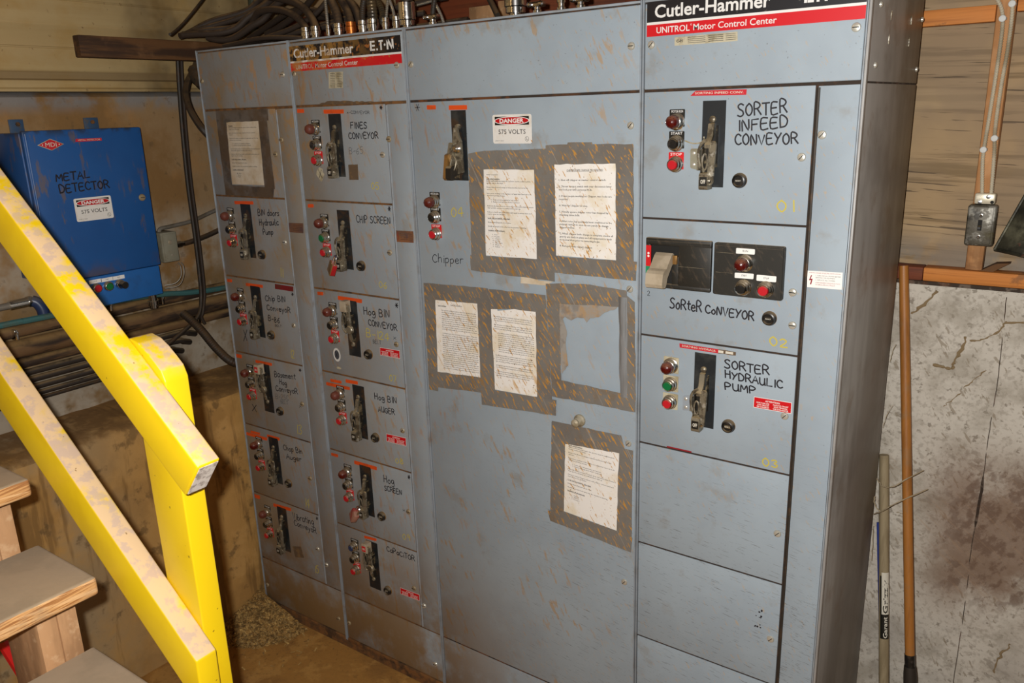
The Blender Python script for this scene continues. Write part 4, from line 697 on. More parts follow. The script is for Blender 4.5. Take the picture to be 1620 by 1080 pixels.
def disconnect(parent, x, z, on=False, big=False, word='OFF', red=False, h=.197, w=.056):
    """flange-mounted disconnect: slotted plate with a bent lever, side links, a padlock ring and a grip block"""
    def Y(t): return -h - t if on else t          # an ON handle stands the other way up
    b = MB(); b.box(0, w, -h, 0, 0, .0016, 'slot_plate')
    pl = b.build('switch_plate', parent, org=(0, 0, 0)); pl.location = Vector((x, 0, z)) - WLOC[parent.name]; WLOC[pl.name] = Vector((x, 0, z))
    L = MB()
    L.lathe(.0215, Y(-.042), [(.0080, .0016), (.0080, .006), (.0068, .010), (.003, .0125), (0, .013)], 'lever_metal', 16)
    # upper link, kinked outwards
    L.prism([(Y(-.050), .003), (Y(-.052), .014), (Y(-.080), .022), (Y(-.098), .044), (Y(-.106), .042), (Y(-.092), .018), (Y(-.075), .006)], .014, .0275, 'lever_metal', axis='a')
    L.prism([(Y(-.055), .001), (Y(-.055), .016), (Y(-.100), .030), (Y(-.150), .032), (Y(-.150), .001)], .0335, .0365, 'lever_dark', axis='a')
    L.prism([(Y(-.100), .004), (Y(-.104), .034), (Y(-.165), .046), (Y(-.190), .046), (Y(-.190), .004)], .0060, .0085, 'lever_dark', axis='a')
    # long rounded side plate of the handle
    poly = []
    for k in range(9): t = math.pi * k / 8; poly.append((.0325 + .0085 * math.cos(t), Y(-.098 + .0085 * math.sin(t))))
    for k in range(9): t = math.pi + math.pi * k / 8; poly.append((.0290 + .0072 * math.cos(t), Y(-.183 + .0072 * math.sin(t))))
    L.prism(poly, .030, .040, 'lever_metal')
    L.lathe(.0290, Y(-.182), [(.0045, .040), (.0040, .043), (0, .044)], 'chrome', 12)
    if on: L.lathe(.0325, Y(-.100), [(.0145, .028), (.0145, .040), (.012, .044), (0, .045)], 'lever_metal', 20)
    L.prism([(.0100, Y(-.104)), (.0270, Y(-.104)), (.0270, Y(-.165)), (.0100, Y(-.165))], .004, .024, 'lever_dark')
    # padlock ring
    ring = [(.0165 + .0062 * math.cos(t * math.pi / 8), Y(-.137 + .018 * math.sin(t * math.pi / 8)), .045) for t in range(17)]
    L.tube(ring, .0022, 'lever_metal', 7)
    L.tube([tuple(q) for q in smooth_path([(.0175, Y(-.088), .040), (.006, Y(-.096), .040), (-.001, Y(-.112), .038), (-.001, Y(-.134), .036), (.005, Y(-.152), .036), (.013, Y(-.160), .034)], 4)], .0034, 'lever_metal', 7)
    # grip block
    a0, a1 = .0055, .0275
    L.prism([(Y(-.160), .010), (Y(-.163), .050), (Y(-.168), .054), (Y(-.196), .054), (Y(-.200), .050), (Y(-.200), .010)], a0, a1, 'dusty_handle' if on else 'lever_metal', axis='a')
    L.v = [Vector((v.x + .004, v.y * .66, v.z)) for v in L.v]
    lv = L.build('lever', parent, org=(0, 0, 0)); lv.location = Vector((x, 0, z)) - WLOC[parent.name]; WLOC[lv.name] = Vector((x, 0, z))
    if not on or red:
        t = MB(); y0, y1 = sorted((Y(-.171), Y(-.192)))
        t.box(a0 + .006, a1 + .002, y0, y1, .0352, .0366, 'legend_red' if red else 'legend_black')
        lettering(t, 'ON' if red else word, (a0 + .009, y0 + .006), (a1 - .001, y0 + .006), .009, .0368, 'cream_print', .03)
        o = t.build('position_label', lv, org=(0, 0, 0)); o.location = (0, 0, 0)

def legend(parent, q, m, text=None, tm='white_print', c=0.0, name='legend_plate'):
    b = MB(); b.prism(rnd_rect(q, .002, 2), c, c + .0012, m)
    if text:
        h = math.dist(q[0], q[3]); A = lambda u, v: quad_at(q, u, v)
        lettering(b, text, A(.12, .19), A(.88, .19), min(.0058, h * .22), c + .0014, tm, .006)
    return b.build(name, parent, org=WLOC[parent.name])

ROW = [2.079 - .3048 * i for i in range(7)]     # tops of the twelve-inch spaces
def door_slab(mb, x0, x1, z0, z1, m='grey_paint', c=0.0):
    mb.box(x0, x1, z0, z1, c - .0036, c, m, .0013, 2)

# ------------------------------------------------------------------ the four cabinets
XS = [-2.277, -1.777, -1.270, -.508, 0.0]; DP = .57; TOP = 2.286
CL = ['narrow grey steel cabinet section with plain header, in the corner by the concrete wall',
      'grey steel cabinet section with faded maker plate and rust specks, six starter doors deep',
      'widest grey steel cabinet section, one tall door covered in taped notices',
      'cleaner grey steel cabinet section with bright maker plate and dark exposed end panel']
cabs = []
for i in range(4):
    x0, x1 = XS[i], XS[i + 1]
    t = thing('control_cabinet', ((x0 + x1) / 2, DP / 2, 0), CL[i], 'electrical cabinet', 'cabinet sections standing side by side'); cabs.append(t)
    b = MB(WLD); bm_ = 'side_metal'
    b.box(x0 + .001, x1 - .001, .0145, DP, .03, TOP - .002, bm_)
    b.box(x0 + .001, x1 - .001, .0042, .0145, .04, 2.284, 'gap' if i > 1 else 'rust_line')
    b.box(x0 + .001, x1 - .001, .0, DP, 0.0, .03, 'rust_line')
    b.build('body', t, org=WLOC[t.name])
    # folded edges down both sides and along the top
    b = MB()
    for xa, xb in ((x0 + .0014, x0 + .0050), (x1 - .0050, x1 - .0014)):
        b.box(xa, xb, .036, TOP, -.004, .005, 'trim_metal', .0016)
    b.box(x0 + .006, x1 - .006, TOP - .007, TOP - .001, -.004, .004, 'trim_metal', .0014)
    b.box(x0 + .006, x1 - .006, .030, .046, -.004, .0035, 'rust_line', .001)
    b.build('edge_frame', t, org=WLOC[t.name])
    # header
    b = MB(); b.box(x0 + .0065, x1 - .0065, 2.083, 2.276, -.0036, .002, 'grey_paint', .0026, 3)
    hd = b.build('header_panel', t, org=(x0, 0, 2.083))
    # bottom panel
    b = MB(); door_slab(b, x0 + .0065, x1 - .0065, .050, .2455)
    bp = b.build('bottom_panel', t, org=(x0, 0, .05))
    if i < 2:
        screw(x1 - .04, .115, bp); screw(x0 + .02, .118, bp, turned=True)
    xd = [-1.876, -1.365, None, -.095][i]
    if xd:   # vertical wireway door beside the unit doors
        b = MB(); door_slab(b, xd + .004, x1 - .0065, .2515, 2.075)
        b.tube([(xd + .0045, .255, -.001), (xd + .0045, 2.072, -.001)], .0033 if i < 2 else .0042, 'trim_metal' if i < 2 else 'steel_dark', 8)
        if i == 0:
            q = MISC['lab1']; b.flat(q, .0004, 'old_label'); A = lambda u, v: quad_at(q, u, v)
            for k in range(4): b.ribbon([A(.3, .25 + .17 * k), A(.92, .25 + .17 * k)], .001, .0006, 'dirt_line')
        if i == 1:
            q = MISC['lab2']; b.flat(q, .0004, 'old_label'); A = lambda u, v: quad_at(q, u, v)
            b.ribbon([A(.1, .15), A(.06, .5), A(.13, .45), A(.08, .85)], .002, .0006, 'marker_red')
            for k in range(4): b.ribbon([A(.25, .25 + .17 * k), A(.92, .25 + .17 * k)], .001, .0006, 'dirt_line')
        if i == 3:
            q = UNITS['42']['warn']; A = lambda u, v: quad_at(q, u, v)
            b.flat(q, .0004, 'white_print')
            b.flat([A(.11, .26), A(.14, .27), A(.10, .48), A(.16, .47), A(.12, .82), A(.08, .82), A(.115, .56), A(.05, .58)], .0007, 'marker_red')
            for k, (s_, m_) in enumerate((('WARNING: HAZARD OF ELECTRIC SHOCK OR BURN', 'marker_red'), ('1. TURN OFF ALL POWER BEFORE', 'ink'), ('SERVICING THIS EQUIPMENT', 'ink'), ('2. REPLACE ALL COVERS', 'ink'), ('AVERTISSEMENT: RISQUE DE CHOC', 'marker_red'), ('OU BRULURE ELECTRIQUE', 'marker_red'))):
                u0 = .05 if k == 0 else .24
                v = (.14, .30, .42, .56, .72, .84)[k]
                lettering(b, s_, A(u0, v), A(.95 if k in (0, 1, 4) else .8, v), .0026, .0007, m_)
        ww = b.build('wireway_door', t, org=(xd, 0, .25))
        for p in ([MISC['w1'][0], MISC['w1'][2]], MISC['w2'], (), [UNITS['41']['wscrew'][0]])[i]:
            screw(p[0] + (.006 if i < 2 else 0), p[1], ww, turned=(i == 3))
    for p in (HEADER['s1'], HEADER['s2'], HEADER['s3'], HEADER['s4'])[i]:
        screw(max(x0 + .018, p[0]), p[1], hd, .002, turned=(p[0] < x0 + .2))

def plaque(hd, xo, zo, faded):
    """black and red maker plate across a header"""
    b = MB(); c = .002
    X = lambda v: xo + v; Z = lambda v: zo + v
    b.prism([(X(0), Z(.0035)), (X(.489), Z(.0035)), (X(.489), Z(.063)), (X(0), Z(.063))], c, c + .0010, 'plaque_print')
    b.flat([(X(0), Z(.0155 + .0016)), (X(.489), Z(.0171)), (X(.489), Z(.063)), (X(0), Z(.063))], c + .0012, 'plaque_black')
    b.flat([(X(0), Z(-.0145)), (X(.489), Z(-.0145)), (X(.489), Z(.0115)), (X(0), Z(.0115))], c + .0012, 'plaque_red')
    lettering(b, 'Cutler-Hammer', (X(.020), Z(.0265)), (X(.293), Z(.0265)), .0275, c + .0014, 'plaque_print', .020, 3)
    lettering(b, 'UNITROL', (X(.025), Z(-.0080)), (X(.108), Z(-.0080)), .0135, c + .0014, 'plaque_print', .010, 3)
    lettering(b, 'Motor Control Center', (X(.117), Z(-.0080)), (X(.308), Z(-.0080)), .0135, c + .0014, 'plaque_print', .008, 3)
    for k in range(10):
        t0, t1 = k * math.pi / 5, (k + 1) * math.pi / 5
        b.ribbon([(X(.1115 + .0016 * math.cos(t0)), Z(.0048 + .0016 * math.sin(t0))), (X(.1115 + .0016 * math.cos(t1)), Z(.0048 + .0016 * math.sin(t1)))], .0006, c + .0014, 'plaque_print')
    # spaced wordmark at the other end: E, a stroked T between dots, N
    e0 = .364; h = .028; y0 = .0265; F = lambda p: b.flat([(X(e0 + a), Z(y0 + q * h)) for a, q in p], c + .0014, 'plaque_print')
    F([(0, 0), (.007, 0), (.007, 1), (0, 1)])
    for q in (0, .41, .82): F([(.006, q), (.020, q), (.020, q + .18), (.006, q + .18)])
    F([(.0255, .0), (.0315, 0), (.0315, .2), (.0255, .2)])
    F([(.036, .82), (.054, .82), (.054, 1), (.036, 1)]); F([(.042, 0), (.048, 0), (.048, .83), (.042, .83)])
    b.flat([(X(e0 + .0605 + .0035 * math.cos(k * math.pi / 6)), Z(y0 + .5 * h + .0035 * math.sin(k * math.pi / 6))) for k in range(12)], c + .0014, 'plaque_print')
    F([(.068, 0), (.075, 0), (.075, 1), (.068, 1)]); F([(.089, 0), (.096, 0), (.096, 1), (.089, 1)]); F([(.068, 1), (.0765, 1), (.096, 0), (.0875, 0)])
    b.build('maker_plate', hd, org=WLOC[hd.name])
hds = [next(o for o in t.children if o.name.startswith('header_panel')) for t in cabs]
plaque(hds[1], -1.7715, 2.2030, True); plaque(hds[3], -.4960, 2.2168, False)
b = MB(); q = HEADER['lab2']; b.flat(q, .0026, 'cream_label'); A = lambda u, v: quad_at(q, u, v)
for k in range(9):
    b.ribbon([A(.12, .1 + .1 * k), A(.45, .1 + .1 * k)], .0011, .0029, 'ink'); b.ribbon([A(.58, .1 + .1 * k), A(.92, .1 + .1 * k)], .0011, .0029, 'ink')
b.build('data_label', hds[1], org=WLOC[hds[1].name])
b = MB(); q = HEADER['lab4']; b.flat(q, .0026, 'cream_label'); A2 = lambda u, v: quad_at(q, u, v)
for k in range(4):
    v = .16 + .21 * k
    b.ribbon([A2(.22, v), A2(.5, v)], .0010, .0029, 'ink'); b.ribbon([A2(.55, v), A2(.78, v)], .0012, .0029, 'ink'); b.ribbon([A2(.82, v), A2(.97, v)], .0009, .0029, 'ink')
lettering(b, 'C-H', A2(.03, .62), A2(.13, .62), .006, .0029, 'ink', .03)
b.build('data_label', hds[3], org=WLOC[hds[3].name])
b = MB(); b.flat(rough_poly(MISC['dirt2'], .0015), .0026, 'brown_sticker'); b.build('label_residue', hds[1], org=WLOC[hds[1].name])

# exposed end of the cabinet row
b = MB(LEFT)
b.box(.001, .016, .03, TOP, -.004, .0035, 'side_metal', .0018)
b.box(.022, DP, 2.081, TOP, -.004, .0012, 'side_metal', .001)
b.box(.022, DP, .03, 2.077, -.004, .0012, 'side_metal', .001)
b.box(.016, .022, .03, TOP, -.004, -.0005, 'dirt_line'); b.box(.022, DP, 2.077, 2.081, -.004, -.0005, 'dirt_line')
ep = b.build('end_panel', cabs[3], org=(0, 0, 0))
rv = MB(LEFT); rv.lathe(0, 0, [(.0065, 0), (.006, .003), (.003, .005), (0, .0054)], 'screw_metal', 14); rvm = rv.mesh('rivet', (0, 0, 0))
for y, zz in ((.082, 2.235), (.078, 2.114), (.545, 2.115), (.555, 2.236)): inst('rivet', rvm, (.0012, y, zz), ep)
hb = MB(LEFT); hb.prism([(-.0025, -.009), (.0025, -.009), (.0025, .007), (0, .011), (-.0025, .007)], 0, .0015, 'lever_metal'); hbm = hb.mesh('knockout', (0, 0, 0))
for y, zz in ((.195, 2.22), (.191, 2.17), (.424, 2.225), (.419, 2.175)): inst('knockout', hbm, (.0012, y, zz), ep)

# ------------------------------------------------------------------ starter units: each a door with its lights, buttons and disconnect
UL = {
 '12': 'starter unit door lettered BIN doors Hydraulic Pump', '13': 'starter unit door lettered Chip BIN Conveyor and B-86',
 '14': 'starter unit door lettered Basement Hog Conveyor, its handle thrown up', '15': 'starter unit door lettered Chop Bin Auger',
 '16': 'dusty starter unit door lettered Vibrating Conveyor, no reset knob', '21': 'starter unit door lettered FINES CONVEYOR, with a white blot under the buttons',
 '22': 'starter unit door lettered CHIP SCREEN, with one green button', '23': 'starter unit door lettered Hog BIN CONVEYOR, handle up, red ATTENTION sticker',
 '24': 'starter unit door lettered Hog BIN AUGER, red ATTENTION sticker', '25': 'starter unit door lettered Hog SCREEN, dusty red lock on its handle',
 '26': 'starter unit door lettered CaPaCiTOR, handle up, red ATTENTION sticker', '41': 'large starter unit door lettered SORTER INFEED CONVEYOR, yellow 01',
 '42': 'starter unit door lettered SoRteR CoNVEYOR, black panel with big grey lever', '43': 'large starter unit door lettered SORTER HYDRAULIC PUMP, green middle button'}
GRP = {'1': 'starter units in the narrow corner cabinet', '2': 'starter units in the cabinet with the faded maker plate', '4': 'starter units in the cabinet with the bright maker plate'}
CAPROW = {'22': 'rgr', '43': 'rgr', '26': 'bkr'}
COLX = {'1': (XS[0] + .0065, -1.876), '2': (XS[1] + .0065, -1.365), '4': (XS[3] + .0065, -.095)}
L0 = {'1': -2.277, '2': -1.768, '4': -.501}
def unit_door(key, label, name='starter_unit'):
    c, r = key[0], int(key[1]); x0, x1 = COLX[c]; g_ = .0030 if c != '4' else .0024; z1, z0 = ROW[r - 1] - g_, ROW[r] + g_
    t = thing(name, (L0[c] + .19, 0, z0), label, 'starter door' if key in UL else 'cover panel', GRP[c])
    return t, x0, x1 - .0022, z0, z1
for key, u in UNITS.items():
    t, x0, x1, z0, z1 = unit_door(key, UL[key]); XL = L0[key[0]]; ZT = ROW[int(key[1]) - 1]
    b = MB(); door_slab(b, x0, x1, z0, z1)
    for s, p, top, st in u['txt']:
        m, w = INK[st]; 
        if s == 'HYDRAULIC': p = [(p[0][0], 1.3880), (p[1][0], 1.3845)]; top = (top[0], 1.4065)
        if s == 'PUMP': p = [(p[0][0], 1.3580), (p[1][0], 1.3590)]; top = (top[0], 1.3755)
        if len(s) > 9 and st == 'k': w *= .9
        handwriting(b, s, p[0], p[1], top, .00035, m, w)
    if 'num' in u: handwriting(b, u['num'][0], u['num'][1][0], u['num'][1][1], u['num'][2], .00035, 'marker_yellow', .0034 if key[0] == '4' else .0026)
    if 'blotch' in u:
        cx, cz = u['blotch'][0]; rn = random.Random(2)
        b.flat([(cx + (.017 + rn.uniform(-.004, .003)) * math.cos(k * .4), cz + (.022 + rn.uniform(-.004, .004)) * math.sin(k * .4)) for k in range(15)], .0003, 'cream_label')
        handwriting(b, 'X', (cx - .008, cz - .012), (cx + .010, cz - .012), (cx - .008, cz + .013), .0005, 'marker', .002)
    if 'oval' in u:
        cx, cz = u['oval'][0]
        for sx, sz, mm, cc in ((.0185, .025, 'paint_blotch', .0003), (.0120, .017, 'marker_grey', .0005)):
            b.flat([(cx + sx * math.cos(k * math.pi / 10), cz + sz * math.sin(k * math.pi / 10)) for k in range(20)], cc, mm)
        handwriting(b, 'X', (cx - .007, cz - .010), (cx + .008, cz - .010), (cx - .007, cz + .010), .0007, 'marker', .002)
        b.flat([(cx + .004 + .012 * math.cos(k * math.pi / 6), cz - .048 + .005 * math.sin(k * math.pi / 6)) for k in range(12)], .0003, 'cream_label')
    if 'redgap' in u: b.ribbon([(u['redgap'][0][0], z0 + .002), (u['redgap'][1][0], z0 + .002)], .004, .0004, 'marker_red')
    dr = b.build('door', t, org=(x0, 0, z0))
    screw(XL + .378 + (.006 if key[0] == '4' else 0), ZT - .153, t, turned=key in ('41', '43', '13', '24'))
    rows = CAPROW.get(key, 'rkr')
    if key != '42':
        disconnect(t, XL + .1505, ZT - .0265, on=key in ('14', '23', '26'), red=key in ('14', '26'))
        for j, zz in enumerate((.072, .1225, .1715)):
            X, Z = XL + .0865, ZT - zz
            if j == 0 and key != '26': pilot_light(X, Z, t, 'lens_red' if key[0] != '1' else 'lens_red')
            else: push_button(X, Z, t, rows[j])
            if key != '43':
                red = (j == 2)
                q = [(X - .0195, Z + .0285), (X + .0195, Z + .0285), (X + .0195, Z - .012), (X - .0195, Z - .012)]
                legend(t, q, 'legend_red' if red else 'legend_black', ('MOTOR RUN', 'START', 'STOP')[j], c=.0002)
            else:
                legend(t, [(X - .021, Z + .023), (X + .021, Z + .023), (X + .021, Z - .02), (X - .021, Z - .02)], 'cream_label', c=.0002)
        if u.get('rs'): inst('reset_knob', shared('reset_knob', reset_knob), (XL + .2465, 0, ZT - .2065), t)
    for q in u['orange']:
        q = [(max(p[0], x0 + .003), p[1]) for p in q]
        legend(t, q, 'orange_tape', c=.0002, name='tape_label')
    for k, mm, nm in (('dark', 'dark_red_tape', 'tape_label'), ('brown', 'brown_sticker', 'worn_sticker'), ('redtail', 'brown_sticker', 'tape_label')):
        if k in u:
            o = MB(); o.prism(rough_poly(u[k], .0008) if k != 'dark' else u[k], .0002, .0008, mm)
            if k == 'redtail':
                A = lambda a, v: quad_at(u[k], a, v); o.flat([A(.0, .2), A(.3, .2), A(.3, .8), A(0, .8)], .001, 'cream_print'); o.flat([A(.42, .15), A(.85, .15), A(.85, .8), A(.42, .8)], .001, 'cream_print')
            o.build(nm, t, org=WLOC[t.name])
    if 'red' in u:
        o = MB(); o.prism(u['red'], .0002, .0009, 'red_tape'); q = u['red']; s = 'SORTING INFEED CONV.' if key == '41' else 'SORTING HYDRAUL'
        if key == '41': q = [(q[0][0] + .004, q[1][1]), q[2], q[3], (q[0][0] + .004, q[0][1])]
        A = lambda a, v: quad_at(q, a, v); lettering(o, s, A(.06, .70), A(.95, .70), .0050, .0011, 'cream_print', .01)
        o.build('tape_label', t, org=WLOC[t.name])
    if 'att' in u:
        o = MB(); attention_sticker(o, u['att'], .0006); o.build('warning_sticker', t, org=WLOC[t.name])
    if 'bracket' in u:
        q = u['bracket']; o = MB(); o.prism(rnd_rect(q, .004, 3), 0, .0016, 'box_grey' if key == '41' else 'trim_metal')
        for v in (.22, .78):
            p = quad_at(q, .3, v); o.lathe(p[0], p[1], [(.0048, .0016), (.0045, .003), (.002, .0042), (0, .0043)], 'screw_metal', 12)
        o.box(q[1][0] - .004, q[1][0], q[2][1] + .003, q[1][1] - .003, .0016, .016, 'lever_metal')
        o.build('lock_bracket', t, org=WLOC[t.name])
    if key == '41':      # loose bit of wire from the button to the handle
        o = MB(); o.tube(smooth_path([(-.392, 1.963, .004), (-.372, 1.957, .006), (-.352, 1.958, .010), (-.338, 1.965, .020), (-.332, 1.972, .034)], 5), .0016, 'cream_label', 6)
        o.build('tie_wire', t, org=WLOC[t.name])
    if key == '42':      # moulded operator panel with a big lever, and a button panel
        q = u['slot']; b0, b1, a0, a1 = 1.6016, 1.7277, -.4868, -.3128
        o = MB()
        o.box(a0, a1, b1 - .018, b1, .0002, .012, 'black_plastic', .003); o.box(a0, a1, b0, b0 + .012, .0002, .012, 'black_plastic', .003)
        o.box(-.398, a1, b0 + .003, b1 - .003, .0002, .0115, 'black_plastic', .003); o.box(a0, a0 + .013, b0 + .003, b1 - .003, .0002, .0115, 'black_plastic', .003)
        o.box(a0 + .010, -.395, b0 + .008, b1 - .010, .0002, .002, 'dark_slot')
        o.box(-.415, -.398, b0 + .01, b1 - .045, .002, .010, 'black_plastic', .001)
        o.box(-.4, a1 - .01, 1.660, 1.6608, .0114, .0119, 'lever_metal')
        o.prism([(b1 - .0002, .0004), (b1 - .007, .0123), (b1 - .012, .0123), (b1 - .012, .0004)], a0 + .004, a1 - .004, 'black_plastic', axis='a')
        pn = o.build('operator_panel', t, org=(a0, 0, b0))
        o = MB(); o.box(a0 + .0015, a0 + .0155, 1.655, 1.708, .0116, .0125, 'legend_red'); o.box(a0 + .0015, a0 + .0155, 1.637, 1.655, .0116, .0125, 'green_strip')
        o.lathe(a0 + .0085, 1.688, [(.003, .0125), (0, .0128)], 'white_print', 10); o.lathe(a0 + .0085, 1.681, [(.003, .0125), (0, .0128)], 'white_print', 10)
        o.build('position_strip', pn, org=WLOC[pn.name])
        o = MB(); side = [(1.686, .002), (1.692, .010), (1.686, .020), (1.658, .046), (1.654, .058), (1.648, .066), (1.622, .070), (1.613, .066), (1.611, .052), (1.618, .045), (1.634, .040), (1.662, .014), (1.668, .002)]
        o.prism(side, -.4585, -.4125, 'dusty_handle', axis='a')
        o.build('lever', pn, org=WLOC[pn.name])
        o = MB(); o.box(-.410, -.399, 1.666, 1.688, .010, .019, 'brass', .001); o.build('lock_tab', pn, org=WLOC[pn.name])
        o = MB(); q = u['bez']; o.prism(rnd_rect([(-.3068, 1.7264), (-.1377, 1.7264), (-.1377, 1.5998), (-.3068, 1.5998)], .006), .0002, .0085, 'black_plastic')
        o.prism(rnd_rect([(-.3040, 1.7234), (-.1405, 1.7234), (-.1405, 1.6028), (-.3040, 1.6028)], .006), .0085, .0118, 'black_plastic')
        o.prism([(1.7262, .0004), (1.7195, .0121), (1.7140, .0121), (1.7140, .0004)], -.302, -.142, 'black_plastic', axis='a')
        for zz in (1.703, 1.655): o.box(-.300, -.258, zz, zz + .0008, .0117, .0121, 'lever_metal')
        bz = o.build('button_panel', t, org=(-.3068, 0, 1.5998))
        P = u['plates']
        for k, s in enumerate(('RUN', 'START', 'STOP')):
            qq = P[4 * k:4 * k + 4]; o = MB(); o.prism(rnd_rect(qq, .002, 2), .0118, .0128, 'white_print'); A = lambda a, v: quad_at(qq, a, v)
            lettering(o, s, A(.36, .62), A(.64, .62), .0042, .0130, 'ink', .01); o.build('legend_plate', bz, org=WLOC[bz.name])
        pilot_light(-.2280, 1.6830, bz, c=.0118, whole=True); push_button(-.2285, 1.6245, bz, 'k', c=.0118, whole=True); push_button(-.1755, 1.6250, bz, 'r', c=.0118, whole=True)
        inst('reset_knob', shared('reset_knob', reset_knob), (-.167, 0, 1.5535), t)
        screw(u['scr2'][0][0] + .004, u['scr2'][0][1], t)

# blank doors
t, x0, x1, z0, z1 = unit_door('11', 'plain starter unit door without controls, carrying one taped notice'); b = MB(); door_slab(b, x0, x1, z0, z1)
b.build('door', t, org=(x0, 0, z0)); screw(-1.8975, 1.9257, t); t['category'] = 'starter door'
for k, lab in ((4, 'blank grey cover panel directly under the SORTER HYDRAULIC PUMP door'), (5, 'scratched blank grey cover panel, second under the SORTER HYDRAULIC PUMP door'), (6, 'lowest blank grey cover panel under the SORTER HYDRAULIC PUMP door')):
    t, x0, x1, z0, z1 = unit_door('4%d' % k, lab, 'cover_panel'); b = MB(); door_slab(b, x0, x1, z0, z1)
    if k == 5:
        rn = random.Random(4)
        for j in range(14): b.lathe(-.150 + rn.uniform(-.012, .008) , .745 + rn.uniform(-.035, .035), [(rn.uniform(.0012, .003), .0002), (0, .0003)], 'marker', 8)
    b.build('door', t, org=(x0, 0, z0))
    if k < 6: screw(-.116, MISC['blank'][k - 4][1], t, turned=True)
# the tall chipper door is the door of the widest cabinet
t = cabs[2]; b = MB(); x0, x1 = XS[2] + .0065, XS[3] - .0065
door_slab(b, x0, x1, .2515, 2.0768)
handwriting(b, 'Chipper', (-1.2122, 1.6045), (-1.092, 1.6095), (-1.2117, 1.6300), .00035, 'marker', .0022)
handwriting(b, '04', (-1.1285, 1.7485), (-1.0803, 1.7505), (-1.1281, 1.7744), .00035, 'marker_yellow', .0030)
cx, cz = CHIPPER['star'][0]
for a in (0, 60, 120):
    dx, dz = .009 * math.cos(math.radians(a)), .011 * math.sin(math.radians(a)); b.ribbon([(cx - dx, cz - dz), (cx + dx, cz + dz)], .0018, .0004, 'marker')
cd_ = b.build('door', t, org=(x0, 0, .2515))
for p in CHIPPER['scr']: screw(p[0], p[1], cd_, turned=True)
k = CHIPPER['knob']; o = MB(); o.lathe(k[0], k[1], [(.018, 0), (.018, .006), (.015, .010), (.010, .022), (.012, .030), (.006, .034), (0, .0345)], 'knob_metal', 20); o.build('knob', cd_, org=WLOC[cd_.name])
S = CHIPPER['slot']
def whole_disconnect():
    """the chipper's larger handle, one piece under the door: plate, long arm with a washer, two links and the grip"""
    b = MB(); x, z = -1.1095, 2.0505; T = lambda a, bb: (x + a, z + bb)
    b.box(x, x + .0535, z - .196, z, 0, .0016, 'slot_plate')
    b.lathe(x + .026, z - .046, [(.0085, .0016), (.008, .008), (.0065, .012), (0, .013)], 'lever_metal', 16)
    arm = [T(.020, -.048), T(.032, -.048), T(.036, -.070), T(.044, -.085), T(.046, -.150), T(.047, -.172), T(.030, -.176), T(.020, -.150), T(.014, -.090), T(.016, -.066)]
    b.prism(arm, .010, .018, 'lever_metal')
    b.lathe(x + .031, z - .105, [(.0135, .018), (.0135, .022), (.009, .026), (.009, .031), (.006, .033), (0, .0335)], 'chrome', 18)
    b.prism([T(.012, -.088), T(.021, -.092), T(.020, -.160), T(.006, -.164), T(.003, -.120)], .020, .032, 'lever_metal')
    b.tube(smooth_path([(x + .024, z - .125, .030), (x + .018, z - .150, .036), (x + .028, z - .165, .036), (x + .034, z - .140, .030), (x + .024, z - .125, .030)], 5), .0028, 'lever_metal', 7)
    b.prism([(z - .150, .012), (z - .152, .046), (z - .158, .052), (z - .186, .054), (z - .192, .048), (z - .192, .012)], x + .012, x + .030, 'lever_dark', axis='a')
    b.prism([(z - .118, .030), (z - .122, .040), (z - .186, .052), (z - .192, .046), (z - .190, .030)], x + .000, x + .013, 'brass', axis='a')
    return b
o = whole_disconnect().build('disconnect_handle', cd_, org=WLOC[cd_.name])
for j, (p, mm) in enumerate(zip(CHIPPER['L'], ('lens_red', 'k', 'r'))):
    X = -1.1880; Z = (1.7900, 1.7440, 1.6935)[j]
    legend(cd_, [(X - .0195, Z + .0280), (X + .0195, Z + .0280), (X + .0195, Z - .012), (X - .0195, Z - .012)], 'legend_red' if j == 2 else 'legend_black', ('MOTOR RUN', 'START', 'STOP')[j], c=.0002)
    if j == 0: pilot_light(X, Z, cd_, mm, whole=True)
    else: push_button(X, Z, cd_, mm, whole=True)
for q, s in zip(CHIPPER['orange'], ('', 'CHIPPER')):
    legend(cd_, q, 'orange_tape', c=.0002, name='tape_label')
o = MB(); q = CHIPPER['danger']; danger_sign(o, [(-.9625, 2.0350), (-.8330, 2.0350), (-.8330, 1.9580), (-.9625, 1.9580)], .0010); o.build('danger_sign', cd_, org=WLOC[cd_.name])
o = MB(); o.prism(rough_poly(CHIPPER['beige'], .0006), .0002, .0008, 'paper_dull'); o.build('tape_scrap', cd_, org=WLOC[cd_.name])

